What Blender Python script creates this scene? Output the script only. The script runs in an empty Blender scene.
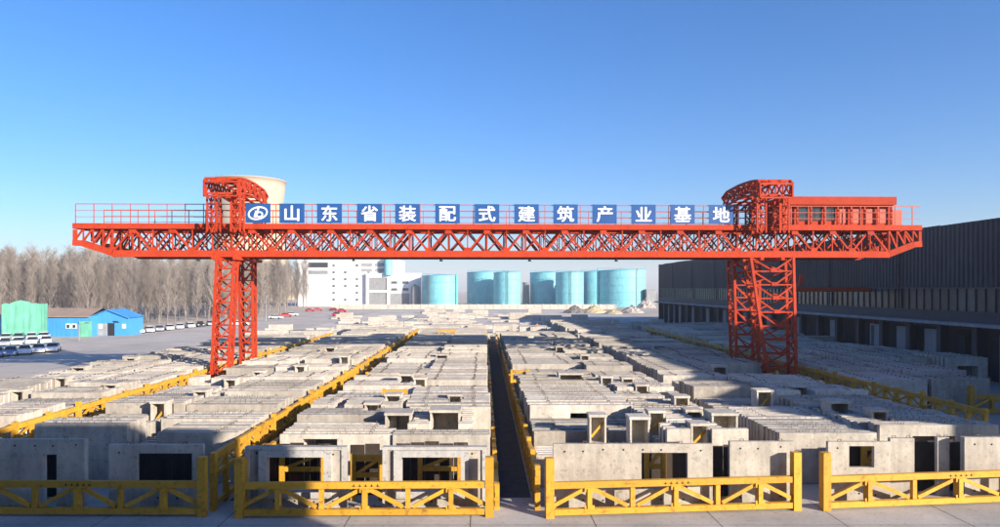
import bpy, math, random
from mathutils import Matrix, Vector

R = math.radians
random.seed(7)
scene = bpy.context.scene
COL = scene.collection

# ------------------------------------------------------------------ camera
F = 700.0                      # focal length in photo pixels (photo is 1000 wide)
VX, VY, CAMH = 484.0, 289.0, 10.0
cam_d = bpy.data.cameras.new("camera")
cam = bpy.data.objects.new("camera", cam_d)
COL.objects.link(cam)
cam.location = (0, 0, CAMH)
cam.rotation_euler = (R(90), 0, 0)
cam_d.sensor_width = 36
cam_d.lens = 36 * F / 1000
cam_d.shift_x = (500 - VX) / 1000
cam_d.shift_y = (VY - 263.5) / 1000
cam_d.clip_start = 0.1
cam_d.clip_end = 20000
scene.camera = cam

# ------------------------------------------------------------------ sky, sun, exposure
SUN_E, SUN_A = 17.0, 48.5      # elevation; azimuth to the right of straight behind the camera
world = bpy.data.worlds.new("World")
scene.world = world
world.use_nodes = True
wn = world.node_tree.nodes
wn.clear()
sky = wn.new("ShaderNodeTexSky")
sky.sky_type = 'NISHITA'
sky.sun_disc = False
sky.sun_elevation = R(SUN_E)
sky.sun_rotation = R(180 - SUN_A)
sky.altitude = 0
sky.air_density = 1.0
sky.dust_density = 0.9
sky.ozone_density = 6.0
bg = wn.new("ShaderNodeBackground")
bg.inputs[1].default_value = 0.102
wo = wn.new("ShaderNodeOutputWorld")
hs = wn.new("ShaderNodeHueSaturation")
hs.inputs["Saturation"].default_value = 1.15
hs.inputs["Hue"].default_value = 0.506
world.node_tree.links.new(sky.outputs[0], hs.inputs["Color"])
world.node_tree.links.new(hs.outputs[0], bg.inputs[0])
world.node_tree.links.new(bg.outputs[0], wo.inputs[0])

sun_d = bpy.data.lights.new("sun", 'SUN')
sun_d.energy = 5.0
sun_d.angle = R(0.5)
sun_d.color = (1.0, 0.89, 0.75)
sun = bpy.data.objects.new("sun", sun_d)
COL.objects.link(sun)
to_sun = Vector((math.sin(R(SUN_A)) * math.cos(R(SUN_E)), -math.cos(R(SUN_A)) * math.cos(R(SUN_E)), math.sin(R(SUN_E))))
sun.rotation_euler = to_sun.to_track_quat('Z', 'Y').to_euler()
sun.location = (60, -60, 60)

scene.view_settings.view_transform = 'Standard'
scene.view_settings.look = 'None'
scene.view_settings.gamma = 1
scene.view_settings.exposure = 1.08
scene.render.engine = 'CYCLES'
scene.cycles.max_bounces = 5
scene.cycles.diffuse_bounces = 3
scene.cycles.volume_bounces = 0
scene.cycles.use_denoising = True


# ------------------------------------------------------------------ materials
def nd(nt, t, **kw):
    n = nt.nodes.new(t)
    for k, v in kw.items():
        setattr(n, k, v)
    return n


MATS = {}


def mat(name, col, rough=0.7, metal=0.0, var=0.12, scale=0.6, col2=None, bump=0.0, streak=0.0,
        tone=False, rnd=0.0, rust=None, rust_amt=0.0, trans=0.0, spec=0.3, speck=0.0):
    if name in MATS:
        return MATS[name]
    m = bpy.data.materials.new(name)
    m.use_nodes = True
    nt = m.node_tree
    L = nt.links.new
    b = nt.nodes["Principled BSDF"]
    b.inputs["Roughness"].default_value = rough
    b.inputs["Metallic"].default_value = metal
    b.inputs["Specular IOR Level"].default_value = spec
    geo = nd(nt, "ShaderNodeNewGeometry")
    n1 = nd(nt, "ShaderNodeTexNoise")
    n1.inputs["Scale"].default_value = scale
    n1.inputs["Detail"].default_value = 8
    n1.inputs["Roughness"].default_value = 0.65
    L(geo.outputs["Position"], n1.inputs["Vector"])
    ramp = nd(nt, "ShaderNodeMapRange")
    ramp.inputs[1].default_value = 0.3
    ramp.inputs[2].default_value = 0.7
    ramp.inputs[3].default_value = 1 - var
    ramp.inputs[4].default_value = 1 + var
    L(n1.outputs[0], ramp.inputs[0])
    val = ramp.outputs[0]
    if streak > 0:
        mp = nd(nt, "ShaderNodeMapping")
        mp.inputs["Scale"].default_value = (2.2, 2.2, 0.18)
        L(geo.outputs["Position"], mp.inputs[0])
        n2 = nd(nt, "ShaderNodeTexNoise")
        n2.inputs["Scale"].default_value = 1.6
        n2.inputs["Detail"].default_value = 5
        L(mp.outputs[0], n2.inputs["Vector"])
        r2 = nd(nt, "ShaderNodeMapRange")
        r2.inputs[1].default_value = 0.35
        r2.inputs[2].default_value = 0.65
        r2.inputs[3].default_value = 1 - streak
        r2.inputs[4].default_value = 1 + streak * 0.5
        L(n2.outputs[0], r2.inputs[0])
        mu = nd(nt, "ShaderNodeMath", operation='MULTIPLY')
        L(val, mu.inputs[0])
        L(r2.outputs[0], mu.inputs[1])
        val = mu.outputs[0]
    if tone:
        at = nd(nt, "ShaderNodeAttribute")
        at.attribute_name = "tone"
        mu = nd(nt, "ShaderNodeMath", operation='MULTIPLY')
        L(val, mu.inputs[0])
        L(at.outputs["Fac"], mu.inputs[1])
        val = mu.outputs[0]
    if rnd:
        oi = nd(nt, "ShaderNodeObjectInfo")
        r3 = nd(nt, "ShaderNodeMapRange")
        r3.inputs[3].default_value = 1 - rnd
        r3.inputs[4].default_value = 1 + rnd
        L(oi.outputs["Random"], r3.inputs[0])
        mu = nd(nt, "ShaderNodeMath", operation='MULTIPLY')
        L(val, mu.inputs[0])
        L(r3.outputs[0], mu.inputs[1])
        val = mu.outputs[0]
    base = nd(nt, "ShaderNodeRGB")
    base.outputs[0].default_value = (*col, 1)
    src = base.outputs[0]
    if col2:
        n3 = nd(nt, "ShaderNodeTexNoise")
        n3.inputs["Scale"].default_value = scale * 0.35
        n3.inputs["Detail"].default_value = 4
        L(geo.outputs["Position"], n3.inputs["Vector"])
        r4 = nd(nt, "ShaderNodeMapRange")
        r4.inputs[1].default_value = 0.42
        r4.inputs[2].default_value = 0.6
        L(n3.outputs[0], r4.inputs[0])
        mx = nd(nt, "ShaderNodeMix", data_type='RGBA')
        mx.inputs[7].default_value = (*col2, 1)
        L(r4.outputs[0], mx.inputs[0])
        L(src, mx.inputs[6])
        src = mx.outputs[2]
    if rust:
        n4 = nd(nt, "ShaderNodeTexNoise")
        n4.inputs["Scale"].default_value = 2.3
        n4.inputs["Detail"].default_value = 9
        n4.inputs["Roughness"].default_value = 0.7
        L(geo.outputs["Position"], n4.inputs["Vector"])
        r5 = nd(nt, "ShaderNodeMapRange")
        r5.inputs[1].default_value = 0.56
        r5.inputs[2].default_value = 0.7
        r5.inputs[4].default_value = rust_amt
        L(n4.outputs[0], r5.inputs[0])
        mx = nd(nt, "ShaderNodeMix", data_type='RGBA')
        mx.inputs[7].default_value = (*rust, 1)
        L(r5.outputs[0], mx.inputs[0])
        L(src, mx.inputs[6])
        src = mx.outputs[2]
    if speck:
        for sc_, lo_, hi_, am_ in ((5.5, .57, .66, speck), (1.9, .60, .70, speck * .8)):
            n6 = nd(nt, "ShaderNodeTexNoise")
            n6.inputs["Scale"].default_value = sc_
            n6.inputs["Detail"].default_value = 5
            n6.inputs["Roughness"].default_value = 0.6
            L(geo.outputs["Position"], n6.inputs["Vector"])
            r6 = nd(nt, "ShaderNodeMapRange")
            r6.inputs[1].default_value = lo_
            r6.inputs[2].default_value = hi_
            r6.inputs[3].default_value = 1.0
            r6.inputs[4].default_value = 1 - am_
            L(n6.outputs[0], r6.inputs[0])
            mu = nd(nt, "ShaderNodeMath", operation='MULTIPLY')
            L(val, mu.inputs[0])
            L(r6.outputs[0], mu.inputs[1])
            val = mu.outputs[0]
    vm = nd(nt, "ShaderNodeVectorMath", operation='SCALE')
    L(src, vm.inputs[0])
    L(val, vm.inputs[3])
    L(vm.outputs[0], b.inputs["Base Color"])
    if bump > 0:
        bp = nd(nt, "ShaderNodeBump")
        bp.inputs["Strength"].default_value = bump
        bp.inputs["Distance"].default_value = 0.05
        n5 = nd(nt, "ShaderNodeTexNoise")
        n5.inputs["Scale"].default_value = 6
        n5.inputs["Detail"].default_value = 6
        L(geo.outputs["Position"], n5.inputs["Vector"])
        L(n5.outputs[0], bp.inputs["Height"])
        L(bp.outputs[0], b.inputs["Normal"])
    if trans:
        b.inputs["Transmission Weight"].default_value = trans
    MATS[name] = m
    return m


CONC = mat("concrete", (0.51, 0.465, 0.395), 0.9, var=0.18, scale=1.1, col2=(0.45, 0.40, 0.34), streak=0.14, tone=True, bump=0.3, speck=0.28)
CONC_EDGE = mat("concrete_rim", (0.42, 0.405, 0.385), 0.9, var=0.12, scale=1.5, streak=0.12, bump=0.2, speck=0.4)
PINK = mat("pink_foam", (0.58, 0.31, 0.31), 0.9, var=0.12, scale=2)
FOAM = mat("white_foam", (0.68, 0.67, 0.63), 0.9, var=0.1, scale=2)
STEEL = mat("bare_steel", (0.13, 0.11, 0.10), 0.6, 0.3, var=0.3, scale=4)
YEL = mat("yellow_paint", (0.56, 0.295, 0.032), 0.5, var=0.12, scale=1.2, rust=(0.20, 0.09, 0.03), rust_amt=0.85, rnd=0.12, speck=0.28)
RED = mat("red_paint", (0.40, 0.042, 0.014), 0.65, var=0.14, scale=0.8, rust=(0.20, 0.035, 0.02), rust_amt=0.7, rnd=0.14, spec=0.12, speck=0.3)
REDTHIN = mat("red_rail_paint", (0.40, 0.07, 0.04), 0.55, var=0.15, scale=2)
BLUESIGN = mat("blue_sign", (0.018, 0.075, 0.24), 0.4, var=0.06, scale=1.5)
WHITE = mat("white_paint", (0.80, 0.80, 0.79), 0.5, var=0.05, scale=1)
BLACK = mat("black_rubber", (0.02, 0.02, 0.022), 0.7, var=0.2, scale=3)
DARKGLASS = mat("dark_glass", (0.025, 0.03, 0.035), 0.12, var=0.15, scale=0.8, spec=0.6)
SLATE = mat("slate_cladding", (0.040, 0.042, 0.052), 0.6, var=0.14, scale=0.35, streak=0.28, rnd=0.2)
SLATE2 = mat("slate_frame", (0.04, 0.043, 0.055), 0.6, var=0.15, scale=0.5)
STRIPGLASS = mat("strip_glazing", (0.035, 0.055, 0.058), 0.25, var=0.3, scale=0.5, rnd=0.8, spec=0.25)
GREYWALL = mat("grey_render", (0.26, 0.265, 0.275), 0.85, var=0.15, scale=0.5, streak=0.15, rnd=0.12)
CYAN = mat("turquoise_tank_paint", (0.19, 0.52, 0.59), 0.5, var=0.12, scale=0.25, streak=0.2)
CYAN2 = mat("turquoise_trim", (0.10, 0.45, 0.56), 0.5, var=0.08, scale=0.5)
CREAM = mat("cooling_tower_concrete", (0.41, 0.34, 0.245), 0.9, var=0.05, scale=0.03, streak=0.05)
BARK = mat("bare_bark", (0.21, 0.18, 0.157), 0.9, var=0.2, scale=0.4, rnd=0.22)
TWIG = mat("bare_twig", (0.24, 0.205, 0.178), 0.9, var=0.2, scale=0.4, rnd=0.22)
BLUESHED = mat("blue_sheet", (0.055, 0.28, 0.62), 0.5, var=0.08, scale=0.4, streak=0.08)
BROWNROOF = mat("brown_roof", (0.30, 0.22, 0.17), 0.8, var=0.15, scale=0.5)
GREENNET = mat("green_net", (0.14, 0.44, 0.31), 0.8, var=0.16, scale=0.5, streak=0.2)
GROUND = mat("yard_ground", (0.50, 0.43, 0.35), 0.95, var=0.15, scale=0.12, col2=(0.43, 0.38, 0.33), bump=0.2)
ROADM = mat("road_surface", (0.52, 0.46, 0.40), 0.9, var=0.12, scale=0.2, col2=(0.44, 0.395, 0.35), bump=0.1, speck=0.25)
APRONM = mat("apron_concrete", (0.45, 0.42, 0.385), 0.9, var=0.12, scale=0.5, col2=(0.36, 0.34, 0.315), bump=0.15, speck=0.3)
FLATM = mat("light_slab", (0.58, 0.51, 0.43), 0.9, var=0.12, scale=0.15, col2=(0.45, 0.42, 0.38))
DIRTD = mat("dark_gravel", (0.16, 0.15, 0.14), 0.95, var=0.3, scale=1.2)
DIRTT = mat("tan_soil", (0.42, 0.35, 0.22), 0.95, var=0.3, scale=0.8)
RUBBLE = mat("rubble_stone", (0.36, 0.32, 0.29), 0.95, var=0.35, scale=0.7)
ORANGE = mat("orange_paint", (0.75, 0.22, 0.04), 0.6, var=0.1, scale=2)
CARW = mat("car_white", (0.78, 0.78, 0.78), 0.25, var=0.02, scale=1, spec=0.5)
CARS = mat("car_silver", (0.42, 0.44, 0.47), 0.25, 0.3, var=0.02, scale=1, spec=0.5)
CARB = mat("car_blue", (0.10, 0.20, 0.42), 0.25, var=0.02, scale=1, spec=0.5)
CARK = mat("car_dark", (0.03, 0.03, 0.035), 0.25, var=0.02, scale=1, spec=0.5)
CARR = mat("car_red", (0.50, 0.04, 0.05), 0.3, var=0.02, scale=1, spec=0.5)


# ------------------------------------------------------------------ mesh helpers
def tag(o, label=None, cat=None, group=None, kind=None):
    if label:
        o["label"] = label
    if cat:
        o["category"] = cat
    if group:
        o["group"] = group
    if kind or cat:
        o["kind"] = kind or "thing"
    return o


def empty(name, loc=(0, 0, 0), rz=0.0):
    o = bpy.data.objects.new(name, None)
    COL.objects.link(o)
    o.location = loc
    o.rotation_euler = (0, 0, rz)
    o.empty_display_size = 0.5
    return o


def place(name, me, parent=None, loc=(0, 0, 0), rz=0.0, scale=None):
    o = bpy.data.objects.new(name, me)
    COL.objects.link(o)
    if parent:
        o.parent = parent
    o.location = loc
    if rz:
        o.rotation_euler = (0, 0, rz)
    if scale:
        o.scale = scale
    return o


class MB:
    def __init__(self):
        self.v, self.f, self.t, self.m = [], [], [], []

    def quad(self, a, b, c, d, tone=1.0, mi=0):
        n = len(self.v)
        self.v += [a, b, c, d]
        self.f.append((n, n + 1, n + 2, n + 3))
        self.t.append(tone)
        self.m.append(mi)

    def box(self, x0, x1, y0, y1, z0, z1, tone=1.0, mi=0):
        n = len(self.v)
        self.v += [(x0, y0, z0), (x1, y0, z0), (x1, y1, z0), (x0, y1, z0), (x0, y0, z1), (x1, y0, z1), (x1, y1, z1), (x0, y1, z1)]
        for q in ((0, 3, 2, 1), (4, 5, 6, 7), (0, 1, 5, 4), (1, 2, 6, 5), (2, 3, 7, 6), (3, 0, 4, 7)):
            self.f.append(tuple(n + i for i in q))
            self.t.append(tone)
            self.m.append(mi)

    def slab(self, w, h, t, holes, ox=0, oy=0, oz=0, tone=1.0, mi=0, x0=None):
        """upright slab in the xz plane, with rectangular holes/notches cut clean through"""
        a = -w / 2 if x0 is None else x0
        xs = sorted(set([a, a + w] + [min(max(q, a), a + w) for hh in holes for q in hh[:2]]))
        zs = sorted(set([0, h] + [min(max(q, 0), h) for hh in holes for q in hh[2:]]))
        nx, nz = len(xs) - 1, len(zs) - 1

        def full(i, j):
            if i < 0 or j < 0 or i >= nx or j >= nz:
                return False
            cx, cz = (xs[i] + xs[i + 1]) / 2, (zs[j] + zs[j + 1]) / 2
            return not any(hh[0] < cx < hh[1] and hh[2] < cz < hh[3] for hh in holes)
        y0, y1 = oy - t / 2, oy + t / 2
        for i in range(nx):
            for j in range(nz):
                if not full(i, j):
                    continue
                xa, xb, za, zb = xs[i] + ox, xs[i + 1] + ox, zs[j] + oz, zs[j + 1] + oz
                self.quad((xa, y0, za), (xb, y0, za), (xb, y0, zb), (xa, y0, zb), tone, mi)
                self.quad((xb, y1, za), (xa, y1, za), (xa, y1, zb), (xb, y1, zb), tone, mi)
                if not full(i - 1, j):
                    self.quad((xa, y1, za), (xa, y0, za), (xa, y0, zb), (xa, y1, zb), tone, mi)
                if not full(i + 1, j):
                    self.quad((xb, y0, za), (xb, y1, za), (xb, y1, zb), (xb, y0, zb), tone, mi)
                if not full(i, j - 1):
                    self.quad((xa, y1, za), (xb, y1, za), (xb, y0, za), (xa, y0, za), tone, mi)
                if not full(i, j + 1):
                    self.quad((xa, y0, zb), (xb, y0, zb), (xb, y1, zb), (xa, y1, zb), tone, mi)

    def tube(self, p, q, r0, r1, seg=5, cap=True, mi=0):
        p, q = Vector(p), Vector(q)
        d = (q - p)
        if d.length < 1e-6:
            return
        d.normalize()
        u = d.orthogonal().normalized()
        w = d.cross(u)
        n = len(self.v)
        for c, r in ((p, r0), (q, r1)):
            for k in range(seg):
                a = 2 * math.pi * k / seg
                self.v.append(tuple(c + u * (r * math.cos(a)) + w * (r * math.sin(a))))
        for k in range(seg):
            k2 = (k + 1) % seg
            self.f.append((n + k, n + k2, n + seg + k2, n + seg + k))
            self.t.append(1.0)
            self.m.append(mi)
        if cap:
            self.f.append(tuple(n + seg - 1 - k for k in range(seg)))
            self.f.append(tuple(n + seg + k for k in range(seg)))
            self.t += [1.0, 1.0]
            self.m += [mi, mi]

    def lathe(self, prof, seg=32, mi=0, cx=0, cy=0):
        n = len(self.v)
        for r, z in prof:
            for k in range(seg):
                a = 2 * math.pi * k / seg
                self.v.append((cx + r * math.cos(a), cy + r * math.sin(a), z))
        for i in range(len(prof) - 1):
            for k in range(seg):
                k2 = (k + 1) % seg
                self.f.append((n + i * seg + k, n + i * seg + k2, n + (i + 1) * seg + k2, n + (i + 1) * seg + k))
                self.t.append(1.0)
                self.m.append(mi)

    def mesh(self, name, mats, smooth=False):
        me = bpy.data.meshes.new(name)
        me.from_pydata(self.v, [], self.f)
        for m in (mats if isinstance(mats, (list, tuple)) else [mats]):
            me.materials.append(m)
        if any(self.m):
            me.polygons.foreach_set("material_index", self.m)
        at = me.attributes.new("tone", 'FLOAT', 'FACE')
        at.data.foreach_set("value", self.t)
        if smooth:
            me.polygons.foreach_set("use_smooth", [True] * len(me.polygons))
        me.update()
        return me

    def obj(self, name, mats, parent=None, loc=(0, 0, 0), rz=0.0, smooth=False):
        return place(name, self.mesh(name, mats, smooth), parent, loc, rz)


UNIT = {}


def unit(m):
    if m.name not in UNIT:
        b = MB()
        b.box(-.5, .5, -.5, .5, -.5, .5)
        UNIT[m.name] = b.mesh("bar_" + m.name, m)
    return UNIT[m.name]


def bar(parent, name, p, q, w, h, m):
    """a straight steel member from p to q, w wide (sideways) and h deep, sharing one mesh per paint"""
    p, q = Vector(p), Vector(q)
    d = q - p
    ln = d.length
    d.normalize()
    up = Vector((0, 0, 1)) if abs(d.z) < 0.95 else Vector((0, 1, 0))
    s = up.cross(d).normalized()
    u = d.cross(s)
    M = Matrix(((d.x, s.x, u.x), (d.y, s.y, u.y), (d.z, s.z, u.z))).to_4x4()
    o = bpy.data.objects.new(name, unit(m))
    COL.objects.link(o)
    o.parent = parent
    o.matrix_basis = Matrix.Translation((p + q) / 2) @ M @ Matrix.Diagonal((ln, w, h, 1))
    return o


def gpx(px, py):
    """ground point seen at photo pixel"""
    y = F * CAMH / (py - VY)
    return ((px - VX) * y / F, y)


def ordinal(n):
    return {1: "first", 2: "second", 3: "third", 4: "fourth", 5: "fifth", 6: "sixth", 7: "seventh", 8: "eighth", 9: "ninth", 10: "tenth",
            11: "eleventh", 12: "twelfth"}.get(n) or str(n) + ("th" if 10 < n % 100 < 14 else {1: "st", 2: "nd", 3: "rd"}.get(n % 10, "th"))


# ------------------------------------------------------------------ the setting
def sheet(name, x0, x1, y0, y1, z, m):
    b = MB()
    b.quad((x0, y0, z), (x1, y0, z), (x1, y1, z), (x0, y1, z))
    return tag(b.obj(name, m), kind="structure")


sheet("ground", -2400, 2400, -300, 4500, 0, GROUND)
sheet("apron", -45, 53, 4, 145, 0.004, APRONM)
sheet("yard_slab", -60, 53, 145.5, 325, 0.004, FLATM)
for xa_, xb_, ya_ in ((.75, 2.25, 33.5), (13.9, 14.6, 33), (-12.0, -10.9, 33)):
    sheet("aisle", xa_, xb_, ya_, 140, 0.010, mat("aisle_shade", (0.07, 0.065, 0.06), 0.95, var=0.3, scale=1.5))  # floor coloured near black to paint in the shade between the blocks
b = MB()
b.quad((-210, 82, .008), (-46, 84, .008), (-46, 131, .008), (-210, 131, .008))
b.quad((-78, 131, .008), (-46, 131, .008), (-46, 320, .008), (-78, 320, .008))
tag(b.obj("road", ROADM), kind="structure")


ap = bpy.data.objects["apron"]
JOINT = mat("joint_filler", (0.11, 0.10, 0.095), 0.95, var=0.2, scale=3)
for k in range(18):
    x_ = -43 + k * 5.3
    b = MB(); b.quad((x_, 5, .0075), (x_ + .04, 5, .0075), (x_ + .04, 33, .0075), (x_, 33, .0075))
    b.obj("joint", JOINT, ap)
for y_ in (22.0, 29.6):
    b = MB(); b.quad((-44, y_, .0080), (52, y_, .0080), (52, y_ + .04, .0080), (-44, y_ + .04, .0080))
    b.obj("joint", JOINT, ap)
rd = bpy.data.objects["road"]
for k in range(14):
    x_ = -150 + k * 8
    b = MB(); b.quad((x_, 83.5, .0115), (x_ + .09, 83.5, .0115), (x_ + .09, 130.5, .0115), (x_, 130.5, .0115))
    b.obj("joint", JOINT, rd)


# ------------------------------------------------------------------ right hand factory hall
WX, HALL_H, HALL_Y0, HALL_Y1 = 53.5, 17.5, 10.0, 214.0
hall = empty("factory_hall", (WX, 0, 0))
tag(hall, "long dark slate corrugated factory hall with a strip window along the right edge", "building")
b = MB()
b.box(0.5, 60, HALL_Y0 + .3, HALL_Y1 - .3, 5.5, HALL_H - 0.6)
b.box(4.0, 60, HALL_Y0 + .3, HALL_Y1 - .3, 0.0, 5.49)
b.obj("core_wall", SLATE2, hall)
# corrugated sheets above the strip window, each bay its own sheet with a slightly uneven top
bayw = 6.0
nb = int((HALL_Y1 - HALL_Y0) / bayw)
for i in range(nb):
    ya, yb = HALL_Y0 + i * bayw, HALL_Y0 + (i + 1) * bayw - 0.03
    top = HALL_H + random.uniform(-.09, .09)
    b = MB()
    n = 8
    st = (yb - ya) / n
    pts = []
    for k in range(n):
        y = ya + k * st
        pts += [(0.0, y), (0.0, y + st * .35), (0.13, y + st * .5), (0.13, y + st * .85)]
    pts.append((0.0, yb))
    for (xa, y1), (xb, y2) in zip(pts[:-1], pts[1:]):
        b.quad((xa, y2, 10.2), (xa if xa == xb else xa, y1, 10.2), (xa, y1, top), (xb, y2, top)) if xa == xb else \
            b.quad((xb, y2, 10.2), (xa, y1, 10.2), (xa, y1, top), (xb, y2, top))
    b.box(.15, .5, ya, yb, 10.2, top - .12)
    b.obj("cladding_sheet", SLATE, hall)
# strip window
b = MB()
b.box(-.12, .45, HALL_Y0, HALL_Y1, 10.02, 10.2)
b.box(-.12, .45, HALL_Y0, HALL_Y1, 7.3, 7.5)
wf = b.obj("strip_window", SLATE2, hall)
y = HALL_Y0 + .4
pm = MB(); pm.box(0, .05, 0, 1.36, 0, 2.5)
pme = pm.mesh("pane", STRIPGLASS)
mm = MB(); mm.box(0, .2, 0, .14, 0, 2.51)
mme = mm.mesh("mullion", SLATE2)
while y < HALL_Y1 - 1.5:
    if y > 68:
        place("pane", pme, wf, (.15, y, 7.51))
        place("mullion", mme, wf, (.02, y + 1.36, 7.505))
    y += 1.5
b = MB(); b.box(.15, .2, HALL_Y0 + .4, 68, 7.51, 10.01)
b.obj("pane", STRIPGLASS, wf)
b = MB()
b.box(-.02, .48, HALL_Y0, HALL_Y1, 6.3, 7.29)
b.obj("fascia", SLATE2, hall)
b = MB()
b.box(-1.6, .47, HALL_Y0 + .1, HALL_Y1 - .1, 5.95, 6.28)
b.obj("canopy", GREYWALL, hall)
# ground floor bays: pillars, wall panels and dark doorways
for i in range(nb):
    ya = HALL_Y0 + i * bayw
    if ya < 55:
        continue
    b = MB(); b.box(0, .9, ya, ya + .8, 0, 5.94)
    b.obj("pillar", SLATE2, hall)
    if i % 2 == 0 or random.random() < .25:
        b = MB(); b.box(.35, .6, ya + .82, ya + 3.2 + random.uniform(-.4, .6), .02, 5.2)
        b.obj("wall_panel", GREYWALL, hall)
    if random.random() < .6:
        b = MB(); b.box(1.4, 1.6, ya + 3.9, ya + 5.8, .02, 4.6)
        b.obj("roller_door", SLATE, hall)
for k in range(8):
    y_ = HALL_Y0 + 62 + k * 18.03
    b = MB(); b.tube((-.16, y_, 7.6), (-.16, y_, HALL_H - .3), .11, .11, 8)
    b.obj("downpipe", SLATE2, hall)
b = MB()
b.box(-.15, 60.2, HALL_Y1 - .29, HALL_Y1, 0, HALL_H)
b.obj("end_wall", SLATE, hall)

# hall/office block behind the viewpoint: its shade lies over the left foreground
office = empty("office_block", (-25, -9, 0))
tag(office, "office block behind the viewpoint whose shade covers the left foreground", "building")
b = MB(); b.box(-55, 55.4, -6, 6.0, 0, 20.4)
b.obj("wall", GREYWALL, office)
b = MB(); b.box(-55.2, 55.5, -6.2, 6.2, 20.41, 21.0)
b.obj("parapet", WHITE, office)
wm = MB(); wm.box(-1.4, 1.4, 0, .08, 0, 1.8)
wme = wm.mesh("window", DARKGLASS)
for fl in range(5):
    for k in range(14):
        place("window", wme, office, (-52 + k * 8, 6.0, 1.4 + fl * 3.9))


# ------------------------------------------------------------------ precast panels
Rows = [  # index, x0, x1, front y, end y, where, files
    (0, -37.2, -25.9, 36.0, 108.0, "block outside left crane legs"),
    (1, -23.0, -12.5, 32.6, 131.0, "block behind far left fence"),
    (2, -10.5, 0.4, 32.3, 139.0, "block left of central aisle"),
    (3, 2.6, 13.5, 32.4, 116.0, "block right of central aisle"),
    (4, 15.0, 26.6, 33.4, 160.0, "block behind right end fence"),
    (5, 30.6, 41.5, 57.0, 150.0, "block beyond right crane legs"),
    (6, 42.4, 50.5, 70.0, 150.0, "block along hall wall"),
]
specs = []


def rand_type(rng):
    r = rng.random()
    if r < .40:
        return "plain"
    if r < .64:
        return "window"
    if r < .76:
        return "door"
    if r < .95:
        return "notched"
    return "low"


def make_spec(kind, x, y, w, h, t, tone, layer, holes, row, file):
    return dict(kind=kind, x=x, y=y, w=w, h=h, t=t, tone=tone, layer=layer, holes=holes, row=row, file=file, extra=None)


def holes_for(kind, w, h, rng):
    if kind == "window":
        ww, wh = rng.uniform(1.2, 2.4), rng.uniform(1.2, 1.6)
        c = rng.uniform(-.15, .15) * w
        z0 = rng.uniform(.75, 1.0)
        return [(c - ww / 2, c + ww / 2, z0, z0 + wh)]
    if kind == "door":
        ww = rng.uniform(.9, 1.8)
        c = rng.uniform(-.25, .25) * w
        return [(c - ww / 2, c + ww / 2, -.1, 2.25)]
    if kind == "notched":
        ww = rng.uniform(.5, 1.3)
        s = rng.choice((-1, 1))
        if rng.random() < .65:
            c = rng.uniform(-.38, .38) * w
            return [(c - ww * .4, c + ww * .4, h - rng.uniform(.25, .6), h + .1)]
        return [((w / 2 - ww) if s > 0 else -w / 2 - .1, w / 2 + .1 if s > 0 else -w / 2 + ww, h - rng.uniform(.35, .9), h + .1)]
    return []


# the panels standing right behind the end fences, as the photograph shows them
def X(px, y):
    return (px - VX) * y / F


front = []


def fp(row, file, px0, px1, y, h, kind, holes_px, tone, layer=None, surround=False, t=.22):
    xa, xb = X(px0, y), X(px1, y)
    c, w = (xa + xb) / 2, xb - xa
    hs = [(X(a, y) - c, X(bq, y) - c, z0, z1) for a, bq, z0, z1 in holes_px]
    s = make_spec(kind, c, y, w, h, t, tone, layer, hs, row, file)
    s["extra"] = "surround" if surround else None
    front.append(s)


fp(1, 0, -12, 86, 32.3, 3.05, "door", [(44, 58, -.1, 2.35)], .92, "white", False)
fp(1, 1, 110, 204, 32.1, 2.85, "window", [(138, 193, .9, 2.45)], .95, None, False)
fp(2, 0, 246, 347, 31.7, 2.85, "window", [(268, 325, .85, 2.4)], .8, "white", True)
fp(2, 1, 383, 487, 31.7, 2.85, "window", [(402, 461, .85, 2.4)], .8, "white", True)
fp(3, 0, 553, 712, 31.8, 2.95, "window", [(641, 687, .95, 2.55)], .86, None, False)
fp(3, 1, 729, 793, 32.3, 2.95, "plain", [], .84, None, False)
fp(4, 0, 827, 889, 32.7, 2.85, "window", [(848, 873, 1.65, 2.65)], .86, None, False)
fp(4, 0, 889, 913, 33.0, 2.95, "plain", [], .8, None, False)
fp(4, 1, 963, 1040, 33.2, 2.95, "plain", [], .84, "white", False)
fp(4, 1, 936, 948, 33.9, 2.8, "plain", [], .9, None, False)
specs += front

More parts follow.
